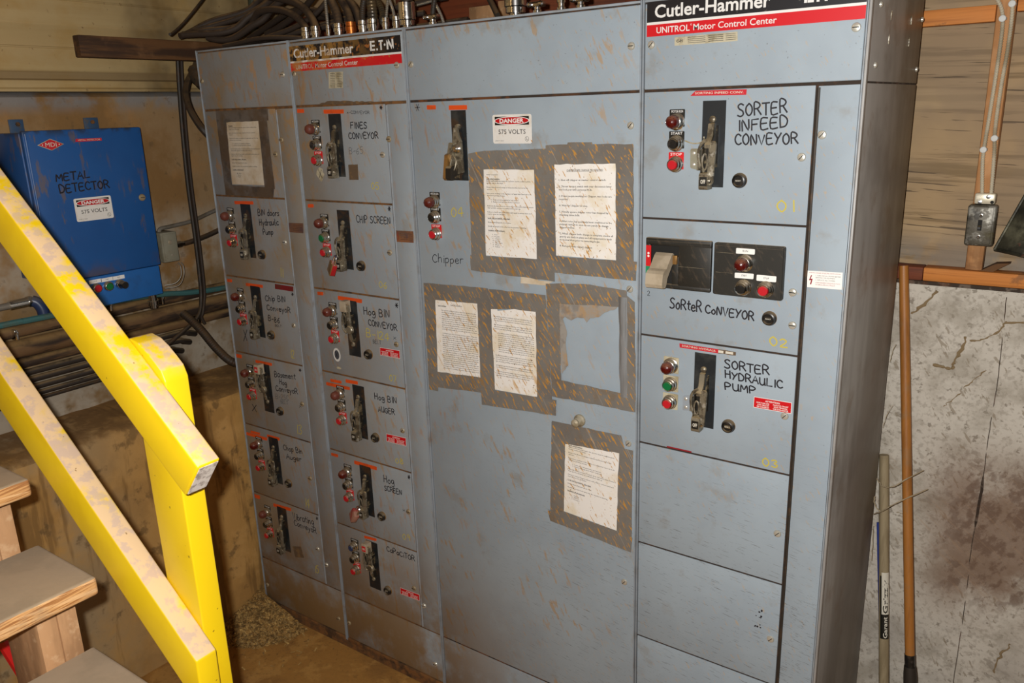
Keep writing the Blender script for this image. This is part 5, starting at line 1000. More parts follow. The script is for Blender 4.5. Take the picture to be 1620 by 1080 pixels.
# ------------------------------------------------------------------ notices held up with duct tape
LOCK = ['h:Lock out procedure', 'Before performing any repairs the operator must be notified and the', 'machine must be shut down.', '',
        'Ensure that all stored energy is released and locked out by the', 'operator.', '', 'Each person working on the machine is to apply their own lock to the', 'disconnect and keep the key.', '',
        'i:1.  Locks are to be applied by each person', 'i:2.  Remove lock only when work is completed', '', 'If you are the last person to remove your lock ensure that the area is', 'clear and the operator is notified before start up.', '',
        'Failure to follow this procedure could result in serious injury and', 'may be cause for discipline.', '', 'h:Lock out procedure - line start', '', 'Ensure that all guards are in place.', '', 'Notify all people in the area that the machine is starting.', '',
        'h:Location of disconnects']
def txt(n_extra, title=None):
    return ([title, ''] if title else []) + LOCK + ['', *n_extra]
KNIFE = ['c:CHIPPER KNIFE CHANGE PROCEDURES', '', '', '1. Shut off chipper at master control switch.', '', '2. Throw contact switch with rear disconnect lever', 'and lock out with personal lock.', '', '3. If two people working on Chipper, two locks are', 'required.', '', '4. Wait for chipper to stop.', '',
         '5. Visually ensure chipper rotor has stopped by', 'checking drive belt.', '', '6. After rotor has positively been confirmed to be', 'stopped, unlock to open access panels to change', 'chipper knives.', '', '7. When chipper knife change is complete ensure all', 'guards are back in place and all equipment is back', 'to normal then prior to removing locks.', '', '8. Remove locks restart chipper.']
RULES = ['Any employee working on machinery must lock it out before they start', 'and the key must stay with the person who put the lock on. Locks are', 'to be kept in good order and are not to be lent to anyone. When more', 'than one person is working on a machine each of them applies a lock', 'and tests the start button before work begins and again after lunch.', 'Lock out means that the energy source is isolated and cannot be put', 'back on by any other person until the work is complete and all of the', 'guards have been replaced and the tools have been taken away.']
LONG = ['c:Lock Out Procedures', 'h:Lock Out Rules', ''] + ['i:' + s for s in RULES + RULES[:2]] + [''] + ['i:' + s for s in RULES[2:] + RULES + RULES[:4]]
LONG2 = ['', ''] + RULES[:3] + [''] + RULES[3:6] + [''] + ['i:' + s for s in RULES + RULES[:2]] + [''] + RULES[:4] + [''] + RULES[4:6] + [''] + RULES[5:8] + ['', '', '', '', '', '']
def printed(b, q, lines, c, m='ink', top=.05, left=.07, wide=.88, pitch=None):
    H = math.dist(q[0], q[3]); W = math.dist(q[0], q[1]); n = len(lines); pt = pitch or (1 - top * 1.6) / n
    mx = max(len(s) for s in lines)
    for k, s in enumerate(lines):
        kind = ''
        if s[1:2] == ':': kind, s = s[0], s[2:]
        if not s.strip(): continue
        w = wide * len(s) / mx * (1.12 if kind == 'h' else 1); u0 = left + (.08 if kind == 'i' else 0)
        if kind == 'i': w = min(w, wide - .08)
        if kind == 'c': w = min(.62, w * 1.1); u0 = .5 - w / 2
        v = top + pt * (k + .8)
        lettering(b, s, quad_at(q, u0, v), quad_at(q, u0 + w, v), H * pt * (.55 if kind != 'h' else .62), c, m, .035 if kind == 'h' else .016, 1)
        if kind in ('h', 'c'): b.ribbon([quad_at(q, u0, v + pt * .14), quad_at(q, u0 + w, v + pt * .14)], .0006, c, m)
def notice(key, label, lines, pm='paper', c0=.0006, **kw):
    d = NOTICES[key]; q = d['paper']; cx = sum(p[0] for p in q) / len(q); cz = min(p[1] for p in q)
    t = thing('taped_notice', (cx, -c0, cz), label, 'notice', 'lock-out notices taped to the cabinets')
    b = MB(); b.prism(q, c0, c0 + .0003, pm)
    qq = q if len(q) == 4 else [q[0], q[-3], q[-2], q[-1]]
    printed(b, qq, lines, c0 + .0005, **kw)
    b.build('paper', t, org=WLOC[t.name])
    for k, tp in enumerate(d['tape']):
        b = MB(); b.prism(rough_poly(tp, .0012, .02), c0 + .0004 + .0005 * k, c0 + .0010 + .0005 * k, kw2.get((key, k), 'tape'))
        b.build('duct_tape', t, org=WLOC[t.name])
kw2 = {('n1', k): 'tape_brown' for k in range(4)}
notice('n1', 'dull notice in grey tape on the blank door of the narrow corner cabinet', ['h:Procedure'] + LOCK[1:] + ['', 'i:1.  Bin doors', 'i:2.  Chip bin', 'i:3.  Hog bin', '', '', ''], 'paper_dull')
notice('n2', 'orange-splattered taped notice beside the chipper handle, under the danger sign', txt(['i:1.  Line', 'i:2.  Hog Bin', 'i:3.  Chip bin', 'i:4.  Conveyor', 'i:5.  Chip screen', 'i:6.  Infeed', 'i:7.  Outfeed', '', '', ''], 'Timber Corporation'))
notice('n3', 'taped CHIPPER KNIFE CHANGE PROCEDURES sheet, widest spaced lines', KNIFE + ['', ''], c0=.0046)
notice('n4', 'taped notice packed with small print, rust-stained, beside the torn-top notice', LONG + [''])
notice('n5', 'taped notice with a torn top edge and blank lower third', LONG2, c0=.0044)
notice('n7', 'lowest taped notice, alone below the door knob', LOCK + ['', 'i:1.  Chipper', 'i:2.  Infeed', 'i:3.  Conveyor', '', '', '', '', '', '', ''])
d = NOTICES['n6']; t = thing('tape_frame', (-.65, -.001, 1.25), 'empty frame of grey tape with torn paper remnants, its notice ripped out', 'tape frame')
b = MB(); b.prism(rough_poly(d['rem'], .0016, .008), .0062, .0066, 'paper_rag'); b.build('paper_remnant', t, org=WLOC[t.name])
for k, tp in enumerate(d['tape']):
    b = MB()
    if k == 2:
        cxs = [(p[0] + qx[0]) / 2 for p, qx in zip(tp[:2], tp[:2])]
        n_ = 14; pts = []; fs = []
        for i in range(n_ + 1):
            v = i / n_; zz = 1.566 - .278 * v; xc = -.5520 + .007 * v
            for a, h in ((-.0145, .0068), (-.008, .0105), (0, .0125), (.008, .0098), (.0145, .0068)):
                pts.append((xc + a + .0012 * math.sin(v * 9 + a * 90), zz, h + .0012 * math.sin(v * 23 + a * 200)))
        for i in range(n_):
            for j in range(4): q0 = i * 5 + j; fs.append((q0, q0 + 5, q0 + 6, q0 + 1))
        b.add(pts, fs, 'tape_shiny', True)
    else: b.prism(rough_poly(tp, .0014, .02), .0064 + .0005 * k, .0070 + .0005 * k, 'tape')
    b.build('duct_tape', t, org=WLOC[t.name])

# padlocks hanging on two handles
def padlock(loc, rot, label, m1, m2):
    t = thing('padlock', loc, label, 'padlock', 'red padlocks on the handles')
    b = MB(WLD); X = Vector(loc)
    Rm = Matrix.Rotation(rot, 3, 'Y') @ Matrix.Rotation(math.radians(-30), 3, 'Z')
    def put(mb): mb.v = [X + Rm @ v for v in mb.v]
    b.box(-.019, .019, -.0095, .0095, -.040, 0, m1, .003); b.box(-.0195, .0195, -.0100, -.0062, -.0395, -.0005, m2, .0015); put(b); b.build('body', t, org=loc)
    s = MB(WLD); s.tube([tuple(q) for q in smooth_path([(-.012, 0, -.002), (-.012, 0, .016), (-.008, 0, .025), (0, 0, .0285), (.008, 0, .025), (.012, 0, .016), (.012, 0, -.002)], 4)], .0032, 'bright_chrome', 8); put(s); s.build('shackle', t, org=loc)
padlock((-1.600, -.050, 1.579), math.radians(28), 'brass and red padlock hanging from the CHIP SCREEN handle', 'lock_red', 'brass')
padlock((-1.602, -.050, .668), math.radians(38), 'dusty red padlock hanging from the Hog SCREEN handle', 'lock_red_dusty', 'lock_red_dusty')

# ------------------------------------------------------------------ blue metal-detector box on the side wall
XD = -2.40
t = thing('detector_box', (XW + .1, -.38, 1.42), 'blue metal detector cabinet with danger sign, bolted to the concrete wall', 'electrical box')
b = MB(LEFT, (XD, 0, 0))
b.box(-.590, -.184, 1.535, 2.024, -.195, -.022, 'blue_paint', .004)
b.build('body', t, org=(XW + .1, -.38, 1.42))
b = MB(LEFT, (XD, 0, 0))
b.box(-.588, -.1815, 1.531, 2.030, -.020, 0, 'blue_paint', .005)
b.tube([(-.580, 1.54, .0005), (-.580, 2.02, .0005)], .003, 'blue_paint', 8)
handwriting(b, 'METAL', (-.508, 1.8650), (-.392, 1.8690), (-.507, 1.8890), .0004, 'marker', .0045)
handwriting(b, 'DETECTOR', (-.503, 1.8255), (-.330, 1.8300), (-.5035, 1.8515), .0004, 'marker', .0045)
dr = b.build('door', t, org=(XD, -.588, 1.531))
b = MB(LEFT, (XD, 0, 0)); cx, cz = -.504, 1.984
for s, mm, c in ((1, 'cream_label', .0004), (.90, 'red_tape', .0007)):
    b.flat([(cx - .043 * s, cz), (cx, cz - .019 * s), (cx + .043 * s, cz), (cx, cz + .019 * s)], c, mm)
lettering(b, 'MDI', (cx - .018, cz - .007), (cx + .018, cz - .007), .014, .001, 'cream_print', .0)
for a in (-.027, .027): b.lathe(cx + a, cz, [(.002, .0007), (0, .0011)], 'white_print', 8)
b.build('maker_badge', dr, org=WLOC[dr.name])
b = MB(LEFT, (XD, 0, 0)); b.prism([(-.4195, 1.9985), (-.331, 1.9985), (-.331, 1.9890), (-.4225, 1.9890)], .0002, .0009, 'red_tape'); lettering(b, 'METAL DETECTOR', (-.413, 1.9912), (-.336, 1.9912), .0050, .0011, 'cream_print'); b.build('tape_label', dr, org=WLOC[dr.name])
b = MB(LEFT, (XD, 0, 0)); danger_sign(b, [(-.4630, 1.8030), (-.3325, 1.8030), (-.3325, 1.7245), (-.4630, 1.7245)], .001); b.build('danger_sign', dr, org=WLOC[dr.name])
b = MB(LEFT, (XD, 0, 0)); b.lathe(-.2168, 1.7835, [(.0125, 0), (.0125, .003), (.010, .006), (0, .007)], 'screw_metal', 18); b.box(-.2168 - .008, -.2168 + .008, 1.7825, 1.7845, .0066, .0074, 'dark_slot'); b.build('latch_screw', dr, org=WLOC[dr.name])
b = MB(LEFT, (XD, 0, 0)); b.box(-.530, -.188, 1.421, 1.529, -.195, -.004, 'blue_strip', .003); st = b.build('control_strip', t, org=(XD, -.5, 1.42))
for k, (a, z) in enumerate(((-.4351, 1.4890), (-.3930, 1.4880), (-.3500, 1.4875))):
    b = MB(LEFT, (XD, 0, 0)); b.box(a - .022, a + .022, z + .018, z + .031, -.004, -.002, 'white_print'); lettering(b, ('STOP', 'START', 'TEST')[k], (a - .006, z + .023), (a + .006, z + .023), .004, -.0017, 'ink'); b.build('legend_plate', st, org=WLOC[st.name])
    b = MB(LEFT, (XD, a, z)); c0 = -.004
    if k < 2:
        b.lathe(0, 0, [(.0175, c0), (.0175, .004), (.0150, .009), (.0135, .010), (.0125, .007)], 'chrome', 22); b.lathe(0, 0, [(.0125, .006), (.0120, .010), (0, .0105)], 'cap_green' if k else 'cap_red', 20)
    else:
        b.lathe(0, 0, [(.0175, c0), (.0175, .004), (.0150, .012), (.0135, .014)], 'chrome', 22); b.lathe(0, 0, [(.0130, .010), (.0130, .034), (.0115, .036), (0, .0365)], 'cap_black', 20)
    b.build('push_button', st, org=WLOC[st.name])
for a0, a1 in ((-.5375, -.4900), (-.2826, -.2290)):
    b = MB(LEFT, (XW, 0, 0)); b.box(a0, a1, 2.020, 2.068, .006, .010, 'blue_tab', .001); b.lathe((a0 + a1) / 2 + .004, 2.052, [(.0075, .010), (.0075, .015), (.005, .017), (0, .0172)], 'rust_line', 6); b.build('mounting_tab', t, org=(XW, a0, 2.02))
# conduit body beside the box
t = thing('junction_box', (XW, -.055, 1.513), 'small grey conduit box against the edge of the blue cabinet', 'junction box')
b = MB(LEFT, (XW, 0, 0)); b.box(-.098, -.030, 1.513, 1.630, .003, .085, 'box_grey', .004); b.box(-.092, -.036, 1.52, 1.623, .085, .088, 'box_grey', .001)
b.lathe(-.062, 1.590, [(.009, .088), (.007, .090), (0, .0905)], 'screw_metal', 12); b.lathe(-.062, 1.540, [(.004, .088), (.003, .0895), (0, .09)], 'screw_metal', 10); b.build('housing', t, org=(XW, -.055, 1.513))
b = MB(WLD); b.tube([(-2.535, -.030, 1.572), (-2.535, -.004, 1.573)], .013, 'chrome', 12); b.tube([(-2.535, -.004, 1.573), (-2.535, .010, 1.5735)], .010, 'chrome', 12); b.build('connector', t, org=(XW, -.055, 1.513))
def cable(name, pts, r, m, label, cat, group=None, n=9, k=6, ribs=None):
    b = MB(WLD); p = smooth_path(pts, k)
    if ribs: q, rr = corrugate(p, r, *ribs); b.tube([tuple(v) for v in q], rr, m, n)
    else: b.tube([tuple(v) for v in p], r, m, n)
    o = b.build(name, None, org=tuple(p[0]))
    return tag(o, label, cat, group) or o
cable('cable', [(-2.535, .010, 1.5735), (-2.53, .05, 1.579), (-2.53, .12, 1.592), (-2.52, .22, 1.62), (-2.52, .42, 1.66)], .010, 'cable_black', 'thick black cable running from the grey conduit box behind the cabinets', 'cable')
cable('conduit', [(-2.56, -.075, 1.628), (-2.56, -.065, 1.641), (-2.56, -.02, 1.645), (-2.56, .08, 1.655), (-2.56, .2, 1.686), (-2.56, .45, 1.74)], .008, 'pipe_grey', 'thin pale conduit bending off the top of the grey conduit box', 'conduit')
for k, dy in enumerate((0, .012)):
    cable('wire', [(-2.47, -.068 + dy, 1.513), (-2.47, -.060 + dy, 1.497), (-2.47, -.064 + dy, 1.46), (-2.48, -.085 + dy, 1.435 - dy), (-2.50, -.12, 1.43 - dy)], .0022, 'pipe_grey', 'short thin wire looping down beside the blue cabinet', 'wire', 'two thin wires by the blue cabinet', 6)

# pipes and hoses along the side wall
PZ = [(1.360, .021, 'pipe_dirty', .60), (1.302, .034, 'pipe_dirty', .60), (1.245, .018, 'pipe_dirty', .60), (1.208, .0125, 'pipe_dark', -.05), (1.179, .0125, 'pipe_dark', -.08), (1.151, .012, 'pipe_dark', -.12), (1.125, .010, 'pipe_dark', -.16), (1.104, .0075, 'cable_black', -.2)]
PL = ['uppermost brown pipe of the stack under the blue cabinet', 'thickest mud-caked pipe in the stack under the blue cabinet', 'brown pipe just below the thickest pipe of the stack', 'uppermost of the thin dark pipes behind the yellow rails', 'second thin dark pipe behind the yellow rails', 'third thin dark pipe behind the yellow rails', 'fourth thin dark pipe behind the yellow rails', 'thinnest dark line, lowest of the stack behind the yellow rails']
for (z, r, m, y1), lab in zip(PZ, PL):
    rn = random.Random(int(z * 1000)); ph = rn.uniform(0, 6)
    pts = [(XW + r + .012 + .003 * math.sin(ph + y * 2), y, z + .0012 * math.sin(ph + y * 3.1)) for y in [-3.2 + (y1 + 3.2) * i / 10 for i in range(11)]]
    if y1 < 0: pts += [(XW + r + .01, y1 + .05, z - .01), (XW + .004, y1 + .09, z - .025)]
    cable('pipe', pts, r, m, lab, 'pipe', 'pipes stacked along the concrete wall', 12, 3)
cable('hose', [(-2.53, -1.4, 1.40), (-2.53, -.72, 1.401), (-2.53, -.63, 1.400), (-2.53, -.46, 1.398), (-2.53, -.31, 1.402), (-2.527, -.139, 1.394), (-2.522, -.001, 1.376), (-2.522, .159, 1.365), (-2.522, .5, 1.365)], .011, 'teal_hose', 'teal hose running under the blue cabinet', 'hose')
t = thing('conduit', (-2.56, -1.3, 1.40), 'grey steel conduit with a fitting, left of the yellow handrail', 'conduit'); t['label'] = 'grey steel conduit with shiny fitting above the teal hose'
b = MB(WLD); b.tube([(-2.565, -1.6, 1.438), (-2.565, -.64, 1.455)], .012, 'pipe_grey', 10); b.build('tube', t, org=(-2.56, -1.3, 1.40))
b = MB(WLD); b.tube([(-2.565, -.66, 1.4545), (-2.565, -.60, 1.4555)], .017, 'chrome', 10); b.tube([(-2.565, -.60, 1.4555), (-2.565, -.585, 1.456)], .020, 'chrome', 6); b.build('fitting', t, org=(-2.56, -1.3, 1.40))
t = thing('flexible_conduit', (-2.56, -.55, 1.40), 'dark blue flexible pipe end beside the grey steel conduit', 'conduit')
b = MB(WLD); b.tube([tuple(q) for q in smooth_path([(-2.565, -.585, 1.456), (-2.558, -.572, 1.448), (-2.552, -.562, 1.425), (-2.550, -.560, 1.395)], 5)], .020, 'cap_blue', 10); b.build('sleeve', t, org=(-2.56, -.55, 1.40))
for (y, z, lab) in ((-.184, 1.388, 'chrome cable gland under the blue cabinet'),):
    t = thing('cable_gland', (-2.50, y, z), lab, 'fitting')
    b = MB(WLD); b.lathe(-2.49, y, [(.016, -.034), (.016, -.022), (.020, -.022), (.020, -.006), (.016, -.004), (.016, .031)], 'chrome', 6 * 2, z); b.build('nut', t, org=(-2.50, y, z))
for y, z, lab in ((-.33, 1.386, 'shiny pipe clip at the lower edge of the blue cabinet'), (-.67, 1.357, 'shiny pipe clip between the two yellow rails'), (.027, 1.259, 'shiny pipe clip near the hanging cable'), (-.12, 1.368, 'small shiny pipe clip on the teal hose'), (-.42, 1.180, 'pale clip at the end of the thin dark pipes')):
    t = thing('pipe_clip', (-2.53, y, z), lab, 'clip', 'pipe clips on the concrete wall')
    b = MB(LEFT, (XW, y, z)); b.box(-.006, .006, -.018, .018, .0, .074, 'chrome', .003); b.lathe(0, .008, [(.006, .074), (.005, .078), (0, .079)], 'bright_chrome', 10); b.build('strap', t, org=(-2.53, y, z))

# cables hanging in the corner
HP = [(-2.47, .065, 2.330), (-2.49, .062, 2.258), (-2.5, .051, 2.049), (-2.5, .040, 1.809), (-2.5, .040, 1.609), (-2.5, .036, 1.43), (-2.5, .030, 1.352), (-2.49, .006, 1.291), (-2.49, -.038, 1.256), (-2.50, -.155, 1.190)]
cable('cable', HP, .0075, 'cable_black', 'dark cable hanging straight down in the corner from the timber', 'cable', 'cables hanging in the corner')
cable('cable', [(a - .004, y + .019, z) for a, y, z in HP[:8]] + [(-2.50, .02, 1.27), (-2.5, .03, 1.24)], .006, 'cable_brown', 'thinner brown cable hanging alongside the dark cable in the corner', 'cable', 'cables hanging in the corner')
cable('flexible_conduit', [(-2.50, -.060, 1.305), (-2.46, -.050, 1.275), (-2.417, -.043, 1.240), (-2.353, -.030, 1.172), (-2.304, -.004, 1.118), (-2.298, .06, 1.09)], .017, 'cable_black', 'stout black flexible conduit dropping from the pipes into the cabinet side', 'conduit', None, 12, 6, (.009, .0012))
cable('cable', [(-2.464, .16, 2.33), (-2.460, .12, 2.25), (-2.435, .06, 2.19), (-2.40, .02, 2.14), (-2.36, .0, 2.09), (-2.325, -.002, 2.045), (-2.293, .005, 2.005), (-2.294, .06, 1.95)], .013, 'cable_black', 'thick dark cable slanting into the top of the corner cabinet', 'cable')
t = thing('cable_fitting', (-2.34, .05, 2.18), 'dark lumpy cable fitting at the cabinet corner under the timber', 'fitting')
b = MB(WLD); b.tube([tuple(q) for q in smooth_path([(-2.40, .07, 2.232), (-2.37, .06, 2.20), (-2.33, .055, 2.17), (-2.284, .05, 2.165)], 5)], [.024, .026, .027, .027, .030, .030, .028, .028, .026, .026, .022, .022, .020, .020, .018, .018], 'cable_black', 10, rough=.2); b.build('sleeve', t, org=(-2.34, .05, 2.18))
b = MB(WLD); b.tube([(-2.306, .035, 2.157), (-2.280, .030, 2.155)], .010, 'bright_chrome', 8); b.build('nut', t, org=(-2.34, .05, 2.18))
# timber that carries the cable bundle
b = MB(WLD); b.box(-2.435, -2.397, -.355, .60, 2.262, 2.331, 'old_timber', .003); o = b.build('timber', None, org=(-2.41, .15, 2.262)); tag(o, 'dark stained timber sticking out above the blue cabinet, carrying cables', 'timber')
b = MB(WLD); b.box(-2.396, -2.310, .585, .64, 2.262, 2.331, 'old_timber', .003); tag(b.build('timber', None, org=(-2.35, .61, 2.262)), 'short timber block at the inner end of the cable timber', 'timber')

# ------------------------------------------------------------------ cables and conduits above the cabinets
KD = {'b': ('cable', 'cable_brown', None), 't': ('flexible_conduit', 'flex_steel', (.0055, .0012)), 'c': ('flexible_conduit', 'cable_brown', (.012, .0006)), 'd': ('flexible_conduit', 'cable_black', (.007, .0012)), 'f': ('flexible_conduit', 'flex_dark', (.009, .0016)), 'p': ('pipe', 'cable_black', None), 'k': ('cable', 'cable_black', None)}
CLAB = {10: 'shiny thin flexible conduit rising just inside the second cabinet', 11: 'thick brown flexible conduit into a chrome fitting beside the shiny thin conduit', 12: 'brown flexible conduit into the coppery fitting', 14: 'black ribbed conduit next to the thick silvery ribbed one', 15: 'thickest silvery ribbed conduit above the second cabinet',
        16: 'dark ribbed conduit curving behind the thickest ribbed one', 17: 'upright thin silver conduit above the faded maker plate', 18: 'slanting thin silver conduit beside the big chrome coupling', 19: 'dark pipe rising out of the smaller big chrome coupling', 20: 'black ribbed conduit in the two-screw clamp', 21: 'short thin silver conduit behind the two-screw clamp', 22: 'thin silver conduit crossing behind the black ribbed conduit', 23: 'plain black cable slanting past the pale wood block', 24: 'dark pipe rising out of the largest chrome coupling', 25: 'thin black cable rising across the siding from the timber'}
paths = []
for i, (kd, r, pts) in enumerate(CABLES):
    nm, m, ribs = KD[kd]; pts = [tuple(p) for p in pts]
    if kd == 'b': r *= 1.0
    if i == 8: pts[0] = (pts[0][0], pts[0][1], 2.301)
    if i in (10, 11, 12, 14, 15, 16, 17, 18): pts = pts[:-1] + [(pts[-1][0], .06, 2.312)]
    if i in (5, 6): pts = pts[:-1] + [(pts[-1][0], .06, 2.315)]
    if i == 25: pts = [(x, y - .05, z + .002) for x, y, z in pts]
    if i == 9: pts = [(x, y + .07, z + .012) for x, y, z in pts]
    if i == 23: pts = pts[:-1] + [(pts[-1][0], .07, 2.2965)]
    if i == 21: pts = pts[:-1] + [(pts[-1][0], .08, 2.2935)]
    paths.append([r, smooth_path(pts, 5), i not in (19, 24)])
for k, (r, pts) in enumerate(((.010, [(-2.24, .10, 2.30), (-2.1, .16, 2.315), (-1.95, .20, 2.34), (-1.80, .24, 2.35), (-1.66, .30, 2.36), (-1.5, .36, 2.37)]), (.011, [(-2.26, .20, 2.31), (-2.1, .24, 2.33), (-1.9, .30, 2.37), (-1.7, .36, 2.40), (-1.45, .42, 2.42)]),
        (.009, [(-2.2, .08, 2.30), (-2.05, .10, 2.31), (-1.92, .13, 2.33), (-1.82, .15, 2.36), (-1.74, .16, 2.41), (-1.70, .17, 2.47)]), (.011, [(-2.15, .22, 2.34), (-2.0, .22, 2.38), (-1.88, .20, 2.42), (-1.80, .18, 2.46), (-1.74, .18, 2.52)]),
        (.010, [(-2.10, .28, 2.30), (-1.9, .30, 2.305), (-1.7, .26, 2.31), (-1.5, .30, 2.32), (-1.3, .34, 2.33)]), (.008, [(-2.18, .05, 2.298), (-2.10, .06, 2.30), (-2.0, .05, 2.315), (-1.9, .06, 2.31), (-1.82, .10, 2.30)]))):
    CABLES.append(('b', r, pts)); paths.append([r, smooth_path(pts, 5), True])
def keep_clear(p, r):
    if p.x > -2.28: p.z = max(p.z, 2.2895 + r)
    elif -2.45 - r < p.x and p.y > -.36: p.z = max(p.z, 2.3325 + r)
    p.y = min(p.y, .60 - r); p.x = max(p.x, XW + .03 + r)
for r, p, fr in paths:
    for q in p: keep_clear(q, r)
for it in range(50):         # let the bundle settle: strands that touch push each other apart
    for a in range(len(paths)):
        for c in range(a + 1, len(paths)):
            ra, pa, fa = paths[a]; rc, pc, fc = paths[c]; need = ra + rc + .0025
            for u in range(len(pa)):
                for w in range(len(pc)):
                    dv = pa[u] - pc[w]; dl = dv.length
                    if dl < need:
                        ea, ec = u >= len(pa) - 3, w >= len(pc) - 3
                        dv = (dv / dl if dl > 1e-6 else Vector((0, 1, .3)).normalized()) * (need - dl) * .5
                        if not ea and fa: pa[u] += dv
                        if not ec and fc: pc[w] -= dv
    for r, p, fr in paths:
        if not fr: continue
        for k in range(1, len(p) - 2): p[k] = p[k] * .7 + (p[k - 1] + p[k + 1]) * .15
        for q in p[:-1]: keep_clear(q, r)
for i, ((kd, r0, pts0), (r, p, fr)) in enumerate(zip(CABLES, paths)):
    nm, m, ribs = KD[kd]
    cable(nm, p, r, m, CLAB.get(i, 'dusty brown cable in the tangled bundle above the corner cabinet'), 'cable' if nm == 'cable' else 'conduit', 'cables tangled above the corner cabinet' if i not in CLAB else 'conduits entering the cabinet tops', 10, 2, ribs)
# chrome fittings on the cabinet tops
FL = ['chrome fitting under the looping brown cable', 'chrome fitting next along from the looping cable', 'small chrome fitting under the shiny thin conduit', 'chrome fitting under the thick brown conduit', 'coppery rusted fitting among the chrome ones', 'bright chrome fitting under the black ribbed conduit', 'bright chrome fitting under the thickest ribbed conduit', 'chrome fitting under the upright thin silver conduit', 'chrome fitting under the slanting thin silver conduit']
FR = [.017, .017, .008, .018, .018, .016, .019, .012, .013]
fitsrc = None
for x, lab, r in zip(CONNECTORS, FL, FR):
    t = thing('conduit_fitting', (x, .06, TOP), lab, 'fitting', 'fittings on the cabinet tops')
    m = 'copper' if 'copper' in lab else 'bright_chrome'
    b = MB(WLD); b.lathe(x, .06, [(r * 1.05, .0), (r * 1.05, .006), (r * .85, .007), (r * .85, .014)], m, 16, TOP); b.build('locknut', t, org=(x, .06, TOP))
    b = MB(WLD); b.lathe(x, .06, [(r * 1.0, .014), (r * 1.0, .026), (r * .92, .028), (r * .92, .040), (r * .8, .041)], m, 16, TOP); b.build('collar', t, org=(x, .06, TOP))
for (x, y, z), r, h, lab in ((BIG_FITTINGS[0], .025, .072, 'big chrome coupling at the seam between the second and widest cabinets'), (BIG_FITTINGS[1], .030, .068, 'largest chrome coupling, on top of the widest cabinet')):
    t = thing('pipe_coupling', (x, .05, TOP), lab, 'coupling', 'chrome couplings on the cabinet tops')
    b = MB(WLD); b.lathe(x, .05, [(r * .55, 0), (r * .55, .010), (r * .9, .010), (r * .9, .024), (r * .8, .026)], 'bright_chrome', 12, TOP); b.build('base_nut', t, org=(x, .05, TOP))
    b = MB(WLD); b.lathe(x, .05, [(r, .026), (r, h), (r * .9, h + .003), (r * .75, h + .003)], 'bright_chrome', 24, TOP); b.build('sleeve', t, org=(x, .05, TOP))
for k, (x, y, z) in enumerate(CLAMPS):
    t = thing('conduit_clamp', (x, .05, TOP), ('two-screw conduit clamp gripping the black ribbed conduit', 'chrome two-screw clamp beside the largest coupling', 'single small chrome connector standing between two clamps', 'chrome clamp nearest the bright maker plate')[k], 'clamp', 'conduit clamps on the cabinet tops')
    b = MB(WLD); b.lathe(x, .05, [(.012, 0), (.012, .010), (.009, .012), (.009, .022)], 'bright_chrome', 14, TOP); b.build('base_nut', t, org=(x, .05, TOP))
    if k != 2:
        b = MB(WLD); b.box(x - .022, x + .022, .040, .060, TOP + .018, TOP + .032, 'bright_chrome', .003); b.build('saddle', t, org=(x, .05, TOP))
        for dx in (-.018, .018):
            b = MB(FRONT, (x + dx, .040, TOP + .025)); b.lathe(0, 0, [(.0078, 0), (.0074, .003), (.003, .005), (0, .005)], 'bright_chrome', 14); b.build('clamp_screw', t, org=(x, .05, TOP))
    else:
        b = MB(WLD); b.lathe(x, .05, [(.012, .022), (.012, .040), (.008, .042), (.006, .05)], 'chrome', 14, TOP); b.build('collar', t, org=(x, .05, TOP))
cable('pipe', [(-2.5, .452, 2.95), (-2.5, .450, 2.6), (-2.5, .446, 2.5), (-2.495, .44, 2.36), (-2.5, .44, 2.2)], .016, 'green_pipe', 'dark green upright pipe behind the cable bundle', 'pipe')
for (x0, x1, z1, lab) in ((-1.502, -1.395, 2.406, 'pale wood block behind the widest cabinet top, beside the black cable'), (-1.372, -1.332, 2.415, 'narrow pale wood block behind the largest chrome coupling')):
    b = MB(WLD); b.box(x0, x1, .605, .650, 2.29, z1, 'block_wood', .003); o = b.build('wood_block', None, org=((x0 + x1) / 2, .63, 2.29)); tag(o, lab, 'wood block', 'wood blocks on the back wall')

# ------------------------------------------------------------------ yellow handrail and the stair it guards
Y0, Y1, YP = -1.200, -1.158, -1.113
t = thing('handrail', (-.86, -1.14, 0), 'yellow painted wooden handrail with two sloping rails and a post', 'handrail')
b = MB(FRONT, (0, 0, 0))
d = Vector((.783, -.622)); nrm = Vector((-.622, -.783))
def rail_poly(a, e, w, back):
    a = Vector(a); e = Vector(e); s = a - (e - a).normalized() * back
    n_ = Vector(((e - a).normalized().y, -(e - a).normalized().x)); 
    return s, e, s + n_ * w, n_
s, e, sb, n_ = rail_poly((-1.1743, 1.9166), (-.6733, 1.5182), .089, 1.1)
def soft_board(b, poly, c0, c1, m, bev=.004):
    bm = bmesh.new(); k = len(poly)
    lo = [bm.verts.new((p[0], p[1], c0)) for p in poly]; hi = [bm.verts.new((p[0], p[1], c1)) for p in poly]
    bm.faces.new(lo[::-1]); bm.faces.new(hi)
    for i in range(k): bm.faces.new((lo[i], lo[(i + 1) % k], hi[(i + 1) % k], hi[i]))
    bmesh.ops.recalc_face_normals(bm, faces=bm.faces[:])
    bmesh.ops.bevel(bm, geom=bm.edges[:], offset=bev, segments=3, profile=.5, affect='EDGES')
    b.bm(bm, m)
end_lo = Vector((-.7111 - .012, 1.4560))
soft_board(b, [tuple(s), tuple(sb), tuple(end_lo), tuple(e)], -Y1, -Y0, 'yellow_paint')
tr = b.build('top_rail', t, org=(-.7, Y0, 1.5))
b = MB(FRONT, (0, 0, 0)); dn = (end_lo - e).normalized(); o2 = (e - s).normalized() * .0012
